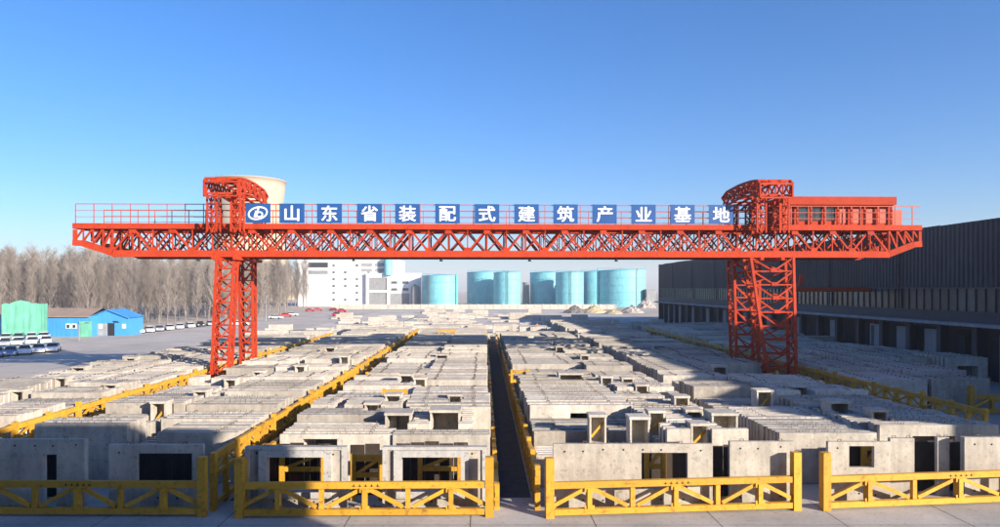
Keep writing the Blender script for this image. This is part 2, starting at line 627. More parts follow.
rng = random.Random(21)
XM = {0: .6, 1: -.5, 2: .3, 3: 1.0, 4: -.7, 5: .2, 6: 0}
for (ri, x0, x1, y0, y1, where) in Rows:
    for fi in range(2):
        xm = (x0 + x1) / 2 + XM[ri]
        y = y0 + ({1: 3.2, 2: 3.2, 3: 2.8, 4: 2.6}.get(ri, 0)) + rng.uniform(0, .3)
        while y < y1:
            kind = rand_type(rng)
            nbatch = rng.randint(3, 9)
            split = xm + rng.uniform(-.25, .25)
            xa, xb = (x0 + rng.uniform(0, .22), split - .06) if fi == 0 else (split + .06, x1 - rng.uniform(0, .22))
            if rng.random() < .10:
                if fi == 0:
                    xa += rng.uniform(.4, 1.2)
                else:
                    xb -= rng.uniform(.4, 1.2)
            h = rng.choice((2.6, 2.75, 2.85, 2.9, 2.9, 2.95, 2.95, 3.1)) if kind != "low" else rng.choice((1.6, 2.2, 2.5))
            t = rng.choice((.2, .24, .28, .3, .34))
            layer_ = rng.choice((None, None, None, "white", "white", "pink"))
            pitch = t + (.14 if layer_ else .05) + rng.choice((rng.uniform(.04, .1), rng.uniform(.08, .3)))
            tone = rng.uniform(.72, 1.14)
            layer = layer_
            w = xb - xa
            hs = holes_for(kind, w, h, rng)
            for k in range(nbatch):
                if y > y1:
                    break
                s = make_spec(kind, (xa + xb) / 2 + rng.uniform(-.07, .07), y, w, h + rng.uniform(-.03, .03), t, tone * rng.uniform(.95, 1.05), layer, hs, ri, fi)
                specs.append(s)
                y += pitch + rng.uniform(-.04, .04)
            r = rng.random()
            if r < .14:
                y += rng.uniform(.8, 2.0)
            else:
                y += rng.uniform(0, .25)
# sparse stacks farther down the yard
for (xa, xb, ya, yb, n) in ((-26, 0, 142, 300, 60), (3, 14, 118, 150, 22), (3, 22, 150, 290, 30), (-50, -26, 130, 250, 24), (-24, -2, 150, 205, 26), (4, 16, 135, 175, 10), (-45, -27, 120, 170, 16), (20, 45, 165, 220, 26)):
    for k in range(n):
        x, y = rng.uniform(xa, xb), rng.uniform(ya, yb)
        w, h = rng.uniform(3, 6), rng.choice((.3, .5, .7, .9, 1.2, 2.2))
        for q in range(rng.randint(3, 8)):
            specs.append(make_spec("plain", x, y + q * .42, w, h, .36, rng.uniform(.9, 1.1), None, [], 9, 0))


# gaps in the ranks where shorter or notched units stand (dark pockets in the photograph)
units = []
for px, py, wpx in ((571, 380, 24), (607, 384, 9), (628, 384, 9), (640, 428, 20), (657, 421, 12), (682, 405, 15), (694, 417, 16), (700, 432, 10), (725, 425, 26),
                    (642, 392, 8), (598, 425, 14), (393, 404, 16), (406, 383, 13), (420, 385, 8), (398, 422, 26), (445, 422, 30), (372, 410, 6), (442, 359, 12), (455, 402, 14),
                    (158, 412, 12), (230, 385, 6), (200, 398, 4), (258, 378, 5), (300, 372, 6), (344, 362, 8), (78, 372, 13), (17, 396, 5), (60, 384, 5), (110, 390, 5), (130, 362, 10),
                    (330, 352, 10), (765, 400, 16), (840, 412, 20), (880, 420, 14), (660, 350, 12), (720, 372, 14), (800, 392, 16), (560, 352, 8), (585, 360, 8)):
    yd = F * (CAMH - 2.75) / (py - VY)
    w_ = max(.9, wpx * yd / F)
    xc_ = (px - VX) * yd / F
    dep = max(.9, min(w_, 1.7))
    units.append((xc_, yd, w_, dep))
    for s in specs:
        if s["row"] < 9 and s not in front and s["x"] - s["w"] / 2 - .2 < xc_ < s["x"] + s["w"] / 2 + .2:
            if yd - .15 <= s["y"] < yd + dep + .25:
                s["holes"] = list(s["holes"]) + [(xc_ - w_ / 2 - .1 - s["x"], xc_ + w_ / 2 + .1 - s["x"], 1.66, s["h"] + .1)]
            elif yd - 1.3 < s["y"] < yd - .15:
                s["holes"] = list(s["holes"]) + [(xc_ - w_ / 2 + .05 - s["x"], xc_ + w_ / 2 - .05 - s["x"], 1.95, s["h"] + .1)]


def in_view(s):
    px = VX + F * s["x"] / s["y"]
    hw = F * s["w"] / 2 / s["y"]
    return px + hw > 2 and px - hw < 998


vis = [s for s in specs if s["row"] < 9 and in_view(s)]
vis.sort(key=lambda s: s["y"] - (8 if s in front else 0))
single = vis[:290]
sid = set(id(s) for s in single)
loop = MB()
for sx in (-.08, .08):
    loop.tube((sx, 0, -.03), (sx, 0, .09), .016, .016, 5)
loop.tube((-.09, 0, .095), (.09, 0, .095), .016, .016, 5)
loop_me = loop.mesh("lifting_loop", STEEL)
sl = MB(); sl.tube((0, -.012, 0), (0, .02, 0), .045, .045, 8)
sleeve_me = sl.mesh("bolt_sleeve", BLACK)
reb = MB()
for k in range(7):
    reb.tube((k * .33 - 1, 0, -.02), (k * .33 - 1, 0, .10 + .03 * (k % 3)), .014, .014, 4)
reb_me = reb.mesh("starter_bars", STEEL)

LOOK = {"plain": "plain concrete wall panel", "window": "concrete wall panel with window hole", "door": "concrete wall panel with door hole",
        "notched": "concrete wall panel with top notch", "low": "low concrete wall panel"}
WHERE = {r[0]: r[5] for r in Rows}
FRONT_LABEL = {
    0: "shaded concrete panel with narrow doorway behind the far left yellow fence",
    1: "shaded concrete panel with wide blind window behind the far left yellow fence",
    2: "shaded panel with framed square window opening left of the central aisle",
    3: "half sunlit panel with framed window opening beside the central aisle",
    4: "wide sunlit concrete panel with dark square window right of the central aisle",
    5: "plain sunlit concrete panel beside the tall dark gap right of the central aisle",
    6: "sunlit concrete panel with small square window behind the right end yellow fence",
    7: "narrow plain concrete panel next to the small window panel at right",
    8: "plain sunlit concrete panel at the right edge of the picture",
    9: "thin upright concrete panel standing in the dark gap at far right",
}
counts = {}
rest = MB()
zlift = 0.03
for s in sorted(specs, key=lambda s: s["y"]):
    if id(s) not in sid:
        n = len(rest.v)
        rest.slab(s["w"], s["h"], s["t"], s["holes"], s["x"], s["y"], zlift, s["tone"])
        if s["layer"]:
            rest.slab(s["w"] - .04, s["h"] - .03, .05, s["holes"], s["x"], s["y"] + s["t"] / 2 + .027, zlift, 1.0, 1 if s["layer"] == "pink" else 2)
            rest.slab(s["w"] - .02, s["h"] - .01, .06, s["holes"], s["x"], s["y"] + s["t"] / 2 + .083, zlift, s["tone"] * 1.03)
        if s["y"] < 85:
            for q in (-.3, .3):
                if any(hh[3] > s["h"] and hh[0] - .2 < q * s["w"] < hh[1] + .2 for hh in s["holes"]):
                    continue
                rest.box(s["x"] + q * s["w"] - .08, s["x"] + q * s["w"] + .08, s["y"] - .02, s["y"] + .02, s["h"] + zlift - .01, s["h"] + zlift + .07, .3, 3)
        continue
    key = (s["row"], s["file"])
    counts[key] = counts.get(key, 0) + 1
    b = MB()
    b.slab(s["w"], s["h"], s["t"], s["holes"], 0, 0, 0, s["tone"])
    o = b.obj("concrete_panel", CONC, None, (s["x"], s["y"], zlift))
    if s in front:
        lab = FRONT_LABEL[front.index(s)]
    else:
        f_ = "left file" if s["file"] == 0 else "right file"
        lab = "%s, %s from front, %s of %s" % (LOOK[s["kind"]].replace("concrete wall panel", "concrete panel"), ordinal(counts[key]), f_, WHERE[s["row"]])
    tag(o, lab, "concrete panel", "precast wall panels stored upright in rows")
    if s["layer"]:
        c = MB(); c.slab(s["w"] - .04, s["h"] - .03, .05, s["holes"], 0, s["t"] / 2 + .027, 0)
        c.obj("insulation_layer", PINK if s["layer"] == "pink" else FOAM, o)
        c = MB(); c.slab(s["w"] - .02, s["h"] - .01, .06, s["holes"], 0, s["t"] / 2 + .083, 0, s["tone"] * 1.03)
        c.obj("outer_leaf", CONC, o)
    for q in (-.3, .3):
        z = s["h"]
        if any(hh[3] > s["h"] for hh in s["holes"]) and any(hh[0] - .2 < q * s["w"] < hh[1] + .2 for hh in s["holes"]):
            continue
        place("lifting_loop", loop_me, o, (q * s["w"], 0, z))
    if s["y"] < 60 and len(s["holes"]) < 2 and rng.random() < .75 and s["w"] > 3.2 and s["kind"] in ("plain", "window"):
        place("starter_bars", reb_me, o, (rng.uniform(-.12, .12) * s["w"], 0, s["h"]))["kind"] = "stuff"
    if s in front and s["w"] > 1.5:
        for q in range(int(s["w"] / .9)):
            px_ = -s["w"] / 2 + .45 + q * .9 + rng.uniform(-.1, .1)
            for pz_ in (.35 + rng.uniform(0, .1), s["h"] - .3 + rng.uniform(-.06, .06)):
                if not any(hh[0] - .1 < px_ < hh[1] + .1 and hh[2] - .1 < pz_ < hh[3] + .1 for hh in s["holes"]):
                    place("bolt_sleeve", sleeve_me, o, (px_, -s["t"] / 2, pz_))
    if s["extra"] == "surround":
        hx0, hx1, hz0, hz1 = s["holes"][0]
        c = MB()
        c.slab(hx1 - hx0 + .7, hz1 - hz0 + .6, .16, [(0.35, hx1 - hx0 + .35, .3, hz1 - hz0 + .3)], hx0 - .35, -s["t"] / 2 - .078, hz0 - .3, x0=0)
        c.obj("window_surround", CONC_EDGE, o)
        c = MB()
        W_, H_ = s["w"], s["h"]
        c.slab(W_, H_, .07, [(-W_ / 2 + .22, W_ / 2 - .22, .2, H_ - .14)], 0, -s["t"] / 2 - .034, 0)
        c.obj("edge_rim", CONC_EDGE, o)
tag(rest.obj("precast_panel_rows", [CONC, PINK, FOAM, STEEL]), "long ranks of grey concrete wall panels receding into the distance", "concrete panels", kind="stuff")


units.sort(key=lambda u: u[1])
ucount = {}
for k, (xc_, yd, w_, dep) in enumerate(units):
    blk = min(Rows[:6], key=lambda r: abs((r[1] + r[2]) / 2 - xc_))
    ucount[blk[0]] = ucount.get(blk[0], 0) + 1
    o = empty("box_unit", (xc_, yd, 1.67))
    tag(o, "hollow concrete box unit with dark opening, %s from front, %s" % (ordinal(ucount[blk[0]]), blk[5]), "box unit", "hollow precast box units set among the panels")
    tn = rng.uniform(.9, 1.12)
    hh_ = rng.uniform(1.35, 1.62)
    for nm, bx in (("base_slab", (-w_ / 2, w_ / 2, 0, dep, 0, .12)), ("top_slab", (-w_ / 2 - .04, w_ / 2 + .04, -.05, dep + .04, hh_, hh_ + .14)),
                   ("side_wall", (-w_ / 2, -w_ / 2 + .1, .01, dep - .1, .121, hh_ - .001)), ("side_wall", (w_ / 2 - .1, w_ / 2, .01, dep - .1, .121, hh_ - .001)),
                   ("back_wall", (-w_ / 2 + .01, w_ / 2 - .01, dep - .099, dep - .01, .122, hh_ - .002))):
        b = MB(); b.box(*bx, tone=tn)
        b.obj(nm, CONC, o)
    if k % 3 == 0:
        bar(o, "brace", (-w_ / 2 + .12, .2, .4), (w_ / 2 - .12, .25, hh_ - .3), .08, .12, YEL)


# ------------------------------------------------------------------ yellow fences
def end_fence(xa, ya, xb, yb, label, mark=False, ph=2.62):
    ln = math.hypot(xb - xa, yb - ya)
    r = empty("end_fence", (xa, ya, 0), math.atan2(yb - ya, xb - xa))
    tag(r, label, "fence", "yellow truss fences across the front of the panel blocks")
    for x in (0.2, ln - .2):
        bar(r, "corner_post", (x, 0, 0), (x, 0, ph), .36, .36, YEL)
    bar(r, "top_rail", (.4, -.02, 1.41), (ln - .4, -.02, 1.41), .22, .28, YEL)
    bar(r, "bottom_rail", (.4, -.02, .24), (ln - .4, -.02, .24), .24, .26, YEL)
    n = 6
    st = ln / n
    for k in range(1, n):
        wide = k % 2 == 1
        bar(r, "upright", (k * st, -.03, .385), (k * st, -.03, 1.25), .2, .36 if wide else .2, YEL)
        if wide:
            b_ = MB()
            b_.slab(.44, .24, .03, [], 0, -.15, 0)
            for z_ in (1.14, .36):
                place("gusset", unit(YEL), r, (k * st, -.145, z_ + .06), 0, (.44, .035, .2))
    for k in range(n):
        a, c = k * st + .22, (k + 1) * st - .22
        p, q = ((a, -.02, .44), (c, -.02, 1.2)) if k % 2 == 0 else ((a, -.02, 1.2), (c, -.02, .44))
        bar(r, "diagonal", p, q, .10, .17, YEL)
        bar(r, "diagonal", (p[0], .12, p[2]), (q[0], .12, q[2]), .08, .11, YEL)
    if mark:
        mb = MB()
        x0 = ln * .5 - .55
        for k in range(5):
            xx = x0 + k * .26
            mb.box(xx, xx + .16, -.135, -.132, 1.37, 1.40)
            mb.box(xx + .06, xx + .10, -.1355, -.132, 1.34, 1.46)
        mb.obj("stencil_marks", BLACK, r)
    return r


end_fence(X(-50, 30.9), 30.9, X(207, 30.8), 30.8, "yellow truss fence at the far left front in full shade", True)
end_fence(X(235, 30.6), 30.6, X(494, 30.8), 30.8, "yellow truss fence half in shade left of the central aisle", True)
end_fence(X(545, 30.6), 30.6, X(800, 31.7), 31.7, "sunlit yellow truss fence right of the central aisle", True)
end_fence(X(821, 31.6), 31.6, X(1088, 33.2), 33.2, "sunlit yellow truss fence cut off by the right edge", True)


def side_fence(x, ya, ln, label, dense=True, top=2.7):
    r = empty("side_fence", (x, ya, 0))
    tag(r, label, "fence", "yellow rack fences along the sides of the panel blocks")
    bar(r, "top_rail", (0, 0, top - .15), (0, ln - .02, top - .15), .2, .30, YEL)
    bar(r, "middle_rail", (0, 0, max(top - .95, .7)), (0, ln - .02, max(top - .95, .7)), .16, .2, YEL)
    bar(r, "bottom_rail", (0, 0, .3), (0, ln - .02, .3), .18, .24, YEL)
    st = 1.5 if dense else 3.0
    n = int(round(ln / st))
    for k in range(n):
        y = k * st + .2
        hgt = top + (random.uniform(.05, .3) if k % 2 == 0 else random.uniform(-.05, .06))
        bar(r, "post", (0, y, 0), (0, y, hgt), .24, .3 if k % 2 == 0 else .2, YEL)
        if dense:
            y2 = y + st - .05
            zz = (max(top - .85, .8), top - .28)
            bar(r, "diagonal", (0, y + .15, zz[k % 2]), (0, y2 - .1, zz[1 - k % 2]), .1, .12, YEL)
    return r


lines = [
    (-25.6, 29, 110, "right side of left outer block", 2.62),
    (-12.2, 31.4, 130, "right side of far left block", 2.58),
    (-10.75, 31.2, 139, "left side of block left of aisle", 2.2),
    (.58, 31.6, 139, "right side of block left of aisle", 1.1),
    (2.42, 31.5, 118, "left side of block right of aisle", 1.85),
    (13.75, 32.2, 116, "right side of block right of aisle", 1.5),
    (26.85, 34, 118, "right side of right end block", 2.2),
    (30.2, 42, 125, "left side of shaded block at right", 2.7),
]
for x, ya, yb, where, top in lines:
    y, k = ya, 1
    while y < yb:
        side_fence(x, y, 9.0 if y < 75 else 18.0, "yellow rack fence, %s section from front, %s" % (ordinal(k), where), y < 62, top)
        y += 9.0 if y < 75 else 18.0
        k += 1

# cross fence on the shaded block at the right
end_fence(38.6, 55.8, 50, 56.2, "shaded yellow truss fence near the hall at the right edge", False, 2.3)


TIMBER = mat("timber", (0.36, 0.27, 0.17), 0.85, var=0.25, scale=3)
trng = random.Random(3)
for k, (px, y_, lab) in enumerate(((872, 32.6, "loose timber plank on the ground left of the far right gap"), (900, 32.7, "short timber plank lying behind the right end fence"),
                                   (922, 32.9, "timber plank lying askew in the far right gap"), (940, 32.9, "thin timber plank at the foot of the upright panel in the gap"),
                                   (366, 31.9, "timber plank on the ground between the framed window panels"), (706, 31.9, "timber offcut at the foot of the tall dark gap"))):
    b = MB(); b.box(-.7, .7, -.07, .07, 0, .07); b.box(-.5, .45, -.05, .08, .071, .13)
    tag(b.obj("timber_plank", TIMBER, None, (X(px, y_), y_, .01), R(trng.uniform(-35, 35))), lab, "timber", "loose timber around the front panels")


def divider(x, y, w, h, label):
    r = empty("rack_divider", (x, y, 0))
    tag(r, label, "rack", "yellow rack dividers standing among the panels")
    for s in (-1, 1):
        bar(r, "post", (s * w / 2, 0, 0), (s * w / 2, 0, h), .22, .22, YEL)
    bar(r, "beam", (-w / 2 + .12, 0, h - .2), (w / 2 - .12, 0, h - .2), .2, .28, YEL)
    bar(r, "beam", (-w / 2 + .12, 0, h - 1.0), (w / 2 - .12, 0, h - 1.0), .18, .2, YEL)
    bar(r, "brace", (-w / 2 + .15, .01, h - .95), (w / 2 - .15, .01, h - .3), .1, .14, YEL)
    return r


# ------------------------------------------------------------------ gantry crane
CX, CY, YAW = 1.6, 70.2, R(1.5)
crane = empty("gantry_crane", (CX, CY, 0), YAW)
tag(crane, "red lattice gantry crane spanning the yard with blue sign boards on top", "gantry crane")
GT, GB = 16.25, 13.05
XL, XR = -40.7, 41.2
BXL, BXR = -37.0, 38.0
FY = -2.6
for i, yy in enumerate((-2.6, 2.6)):
    bar(crane, "top_chord", (XL, yy, GT - .26), (XR, yy, GT - .26), .42, .52, RED)
    bar(crane, "bottom_chord", (BXL, yy, GB + .32), (BXR, yy, GB + .32), .46, .62, RED)
    for xa, xb in ((XL, BXL), (XR, BXR)):
        bar(crane, "end_chord", (xa, yy, GB + 1.35), (xa + (xb - xa) * .25, yy, GB + 1.3), .44, .55, RED)
        bar(crane, "end_chord", (xa + (xb - xa) * .25, yy, GB + 1.3), (xb + (xb - xa) * .02, yy, GB + .36), .46, .6, RED)
        bar(crane, "vertical", (xa + (.15 if xa < 0 else -.15), yy, GB + 1.5), (xa + (.15 if xa < 0 else -.15), yy, GT - .6), .3, .3, RED)
# four web planes (two box trusses side by side)
pitch = 3.76
nbay = int(round((BXR - BXL) / pitch))
pitch = (BXR - BXL) / nbay
for yy, wd, dp in ((-2.6, .15, .17), (-1.15, .12, .14), (1.15, .12, .14), (2.6, .14, .16)):
    za, zb = GB + .6, GT - .5
    for k in range(nbay):
        x0 = BXL + k * pitch
        xm, x1 = x0 + pitch / 2, x0 + pitch
        bar(crane, "diagonal", (x0 + .1, yy, za), (xm - .08, yy, zb), wd, dp, RED)
        bar(crane, "diagonal", (x1 - .1, yy, za), (xm + .08, yy, zb), wd, dp, RED)
        bar(crane, "vertical", (xm, yy, za), (xm, yy, zb), wd * .7, dp * .7, RED)
        bar(crane, "vertical", (x0, yy, za), (x0, yy, zb), wd * .7, dp * .7, RED)
for yy in (-1.15, 1.15):
    bar(crane, "inner_chord", (XL + .3, yy, GT - .45), (XR - .3, yy, GT - .45), .25, .3, RED)
    bar(crane, "inner_chord", (BXL, yy, GB + .5), (BXR, yy, GB + .5), .3, .42, RED)
gm = MB()
gm.slab(.62, .34, .03, [])
gme = gm.mesh("gusset", RED)
for k in range(nbay):
    x0 = BXL + k * pitch
    for z_, xx in ((GT - .95, x0 + pitch / 2), (GB + .6, x0)):
        place("gusset", gme, crane, (xx, FY - .19, z_))
for yy in (-2.6, -1.15, 1.15, 2.6):          # webs of the tapering ends
    for xe, xb_ in ((XL, BXL), (XR, BXR)):
        d_ = xb_ - xe
        pts_ = [(xe + d_ * t_, GB + (1.35 if t_ <= .25 else 1.3 - (t_ - .25) * 1.25)) for t_ in (.04, .25, .5, .75, 1.0)]
        for (xa_, za_), (xc_, zc_) in zip(pts_[:-1], pts_[1:]):
            bar(crane, "diagonal", (xa_, yy, za_ + .25), (xc_, yy, GT - .5), .13, .15, RED)
            bar(crane, "vertical", (xc_, yy, zc_ + .25), (xc_, yy, GT - .5), .11, .13, RED)
for k in range(nbay):                         # counter braces of the inner webs and the belly lattice
    x0 = BXL + k * pitch
    xm, x1 = x0 + pitch / 2, x0 + pitch
    for yy in (-1.15, 1.15, 2.4):
        bar(crane, "counter_brace", (xm, yy + .1, GB + .6), (x0, yy + .1, GT - .5), .09, .11, RED)
        bar(crane, "counter_brace", (xm, yy + .1, GB + .6), (x1, yy + .1, GT - .5), .09, .11, RED)
for k in range(nbay + 1):
    x0 = BXL + k * pitch
    for ya, yb in ((-2.37, -1.28), (1.28, 2.37)):
        bar(crane, "cross_tie", (x0, ya, GB + .42), (x0, yb, GB + .42), .2, .22, RED)
        bar(crane, "cross_tie", (x0, ya, GT - .42), (x0, yb, GT - .42), .18, .2, RED)
        if k < nbay:
            bar(crane, "lattice", (x0 + .1, ya, GB + .3), (x0 + pitch - .1, yb, GB + .3), .12, .12, RED)
            bar(crane, "lattice", (x0 + .1, yb, GT - .5), (x0 + pitch - .1, ya, GT - .5), .12, .12, RED)
# little flange teeth along the underside, walkway decks
for yy in (-1.9, 1.9):
    b = MB(); b.box(XL + .2, XR - .2, yy - .52, yy + .52, GT - .02, GT + .03)
    b.obj("walkway_deck", REDTHIN, crane)
bar(crane, "end_tie", (XL + .15, -2.35, GT - .35), (XL + .15, 2.35, GT - .35), .3, .35, RED)
bar(crane, "end_tie", (XR - .15, -2.35, GT - .35), (XR - .15, 2.35, GT - .35), .3, .35, RED)

# railing on both sides
for yy in (-2.62, 2.62):
    rl = empty("railing", (0, 0, 0)); rl.parent = crane
    xx = XL + .2
    k = 0
    while xx < XR - .1:
        bar(rl, "rail_post", (xx, yy, GT), (xx, yy, GT + 1.85), .065, .065, REDTHIN)
        xx += 1.72
    for z_ in (.62, 1.22, 1.85):
        bar(rl, "hand_rail", (XL + .2, yy, GT + z_), (XR - .15, yy, GT + z_), .05, .05 if z_ < 1.8 else .08, REDTHIN)

# sign boards
CHARS = "山东省装配式建筑产业基地"
tc = bpy.data.curves.new("glyph", 'FONT')
tc.offset = 0.0
tob = bpy.data.objects.new("glyph_source", tc)
COL.objects.link(tob)
glyphs = []
dg = bpy.context.evaluated_depsgraph_get()
for ch in CHARS:
    tc.body = ch
    dg.update()
    me = bpy.data.meshes.new_from_object(tob.evaluated_get(dg))
    vs = [v.co.copy() for v in me.vertices]
    x0, x1 = min(v.x for v in vs), max(v.x for v in vs)
    y0, y1 = min(v.y for v in vs), max(v.y for v in vs)
    for v in me.vertices:
        v.co = ((v.co.x - (x0 + x1) / 2) / .95, 0, (v.co.y - (y0 + y1) / 2) / .95)
    gb_ = MB()
    base_v = [v.co.copy() for v in me.vertices]
    polys = [tuple(p.vertices) for p in me.polygons]
    D_ = .016
    for q, (dx_, dz_) in enumerate(((0, 0), (D_, 0), (-D_, 0), (0, D_), (0, -D_), (D_ * 1.4, D_ * .5), (-D_ * 1.4, -D_ * .5))):
        n_ = len(gb_.v)
        gb_.v += [(v.x + dx_, -.004 * q, v.z + dz_) for v in base_v]
        for p in polys:
            gb_.f.append(tuple(n_ + k for k in p)); gb_.t.append(1.0); gb_.m.append(0)
    glyphs.append(gb_.mesh("character", WHITE))
bpy.data.objects.remove(tob)
SW, SH = 2.36, 1.86
sm = MB(); sm.box(-SW / 2, SW / 2, -.04, .04, 0, SH)
sme = sm.mesh("sign_board", BLUESIGN)


def sign_x(px):
    t = (px - VX) / F
    # intersection of the pixel's plane with the sign plane, in crane coordinates
    c, s = math.cos(YAW), math.sin(YAW)
    yl = FY - .16
    # world: X = CX + c*x - s*yl ; Y = CY + s*x + c*yl ; X = t*Y
    return (t * (CY + c * yl) - CX + s * yl) / (c - t * s)


centres = [258, 292, 329.5, 369.5, 407.5, 447.5, 487, 526.5, 565.5, 604.5, 643.5, 682.5, 721]
for i, px in enumerate(centres):
    sb = place("sign_board", sme, crane, (sign_x(px), FY - .16, GT + .06))
    if i > 0:
        place("character", glyphs[i - 1], sb, (0, -.046, SH / 2), 0, (1.62, 1, 1.52))
    else:
        lg = MB()
        def ring(cx, cz, rx, rz, w0, w1, a0, a1, rot, n=40):
            pts = []
            for k in range(n + 1):
                a = R(a0 + (a1 - a0) * k / n)
                w = w0 + (w1 - w0) * k / n
                o_, i_ = [], []
                for rr in (1, -1):
                    ex, ez = (rx + rr * w / 2) * math.cos(a), (rz + rr * w / 2) * math.sin(a)
                    o_.append((cx + ex * math.cos(rot) - ez * math.sin(rot), cz + ex * math.sin(rot) + ez * math.cos(rot)))
                pts.append(o_)
            for (a_, b_), (c_, d_) in zip(pts[:-1], pts[1:]):
                lg.quad((b_[0], 0, b_[1]), (a_[0], 0, a_[1]), (c_[0], 0, c_[1]), (d_[0], 0, d_[1]))
        ring(0, 0, .88, .56, .15, .15, 0, 360, R(13))
        ring(.16, -.12, .27, .22, .13, .13, 0, 360, R(10))
        lg.quad((-.26, 0, -.40), (-.10, 0, -.40), (.14, 0, .50), (-.02, 0, .50))
        lg.quad((-.40, 0, -.34), (-.30, 0, -.40), (-.12, 0, .22), (-.22, 0, .26))
        place("emblem", lg.mesh("emblem", WHITE), sb, (0, -.046, SH / 2))


def lattice_leg(name, x0, y0, x1, y1, zt, zb, wt, wb, dt, db_, n, cw=.3, bw=.14):
    """four-chord lattice column from (x0,y0,zt) to (x1,y1,zb); wt/wb width in x, dt/db_ depth in y"""
    lg = empty(name); lg.parent = crane

    def node(i, j):
        t = j / n
        w = wt + (wb - wt) * t
        d = dt + (db_ - dt) * t
        x = x0 + (x1 - x0) * t
        y = y0 + (y1 - y0) * t
        sx, sy = ((-1, -1), (1, -1), (1, 1), (-1, 1))[i]
        return Vector((x + sx * w / 2, y + sy * d / 2, zt + (zb - zt) * t))
    for i in range(4):
        bar(lg, "leg_chord", node(i, 0), node(i, n), cw, cw, RED)
    for j in range(n):
        for i in range(4):
            a, b_, c, d = node(i, j), node((i + 1) % 4, j), node(i, j + 1), node((i + 1) % 4, j + 1)
            if j:
                bar(lg, "strut", a, b_, bw, bw, RED)
            m_ = (c + d) / 2
            if i == 0:
                bar(lg, "brace", a, m_, bw, bw * 1.2, RED)
                bar(lg, "brace", b_, m_, bw, bw * 1.2, RED)
            elif j % 2:
                bar(lg, "brace", a, d, bw, bw, RED)
            else:
                bar(lg, "brace", b_, c, bw, bw, RED)
        if zt - zb > 6 and j and wt > 3:
            a, b_ = node(0, j), node(1, j)
            place("gusset", gme, lg, (a + b_) / 2 + Vector((0, -.12, -.1)))
    return lg


for sgn, xl in ((-1, -26.0), (1, 25.8)):
    for yy_t, yy_b in ((-3.2, -4.9), (2.8, 3.2)):
        if sgn < 0:
            lattice_leg("leg", xl, yy_t, xl, yy_b, GB - .05, 1.3, 1.6 if yy_t < 0 else 1.35, 1.5 if yy_t < 0 else 1.25, 1.15, 1.0, 11, .23, .11)
        else:
            lattice_leg("leg", xl, yy_t, xl + .3, yy_b, GB - .05, 1.3, 4.1 if yy_t < 0 else 2.7, 2.6 if yy_t < 0 else 2.3, 1.7, 1.5, 9, .25, .125)
    bar(crane, "saddle_beam", (xl - 1.0, -4.2, GB - .16), (xl - 1.0, 4.1, GB - .16), .35, .3, RED)
    bar(crane, "saddle_beam", (xl + 1.0, -4.2, GB - .16), (xl + 1.0, 4.1, GB - .16), .35, .3, RED)
    bar(crane, "sill_beam", (xl + (.3 if sgn > 0 else 0), -6.2, 1.0), (xl + (.3 if sgn > 0 else 0), 5.9, 1.0), .9, .6, RED)
    for yb_ in (-5.0, 4.7):
        bg_ = bar(crane, "bogie", (xl, yb_ - 1.3, .62), (xl, yb_ + 1.3, .62), .55, .34, YEL)
        for q in (-.8, .8):
            b = MB(); b.tube((-.16, 0, 0), (.16, 0, 0), .30, .30, 16)
            b.obj("wheel", STEEL, crane, (xl, yb_ + q, .42))
    # upper portal frame over the girder
    pt = empty("upper_frame"); pt.parent = crane
    arch = [(-5.0, 18.6, 19.9), (-4.5, 18.9, 20.3), (-3.0, 19.1, 20.45), (-1.4, 19.15, 20.5), (.2, 19.15, 20.5), (1.8, 19.0, 20.4), (3.4, 18.9, 20.3), (4.8, 18.5, 19.8)]
    for sx in (-1.55, -.5, .5, 1.55):
        xx = xl + sx
        main = abs(sx) > 1
        for (ya, la, ta), (yb2, lb, tb) in zip(arch[:-1], arch[1:]):
            bar(pt, "arch_chord", (xx, ya, ta), (xx, yb2, tb), .17, .19, RED)
            bar(pt, "arch_chord", (xx, ya, la), (xx, yb2, lb), .16, .18, RED)
            if main:
                bar(pt, "brace", (xx, ya, la), (xx, yb2, tb), .13, .15, RED)
                bar(pt, "brace", (xx, yb2, lb), (xx, ya, ta), .13, .15, RED)
                bar(pt, "strut", (xx, ya, la), (xx, ya, ta), .14, .16, RED)
    for (ya, la, ta) in arch:
        bar(pt, "cross_tie", (xl - 1.5, ya, ta), (xl + 1.5, ya, ta), .15, .17, RED)
        bar(pt, "cross_tie", (xl - 1.5, ya, la), (xl + 1.5, ya, la), .15, .17, RED)
    for (ya, la, ta), (yb2, lb, tb) in zip(arch[:-1], arch[1:]):
        bar(pt, "lattice", (xl - 1.5, ya, ta), (xl + 1.5, yb2, tb), .12, .13, RED)
        bar(pt, "lattice", (xl + 1.5, ya, ta), (xl - 1.5, yb2, tb), .12, .13, RED)
    for yy in (-3.7, 3.4):
        for xo in (-1.1, 1.1):
            lattice_leg("portal_column", xl + xo, yy, xl + xo, yy, 18.9, GB - .1 if False else GT - .9, .85, .85, 1.1, 1.1, 4, .15, .08)

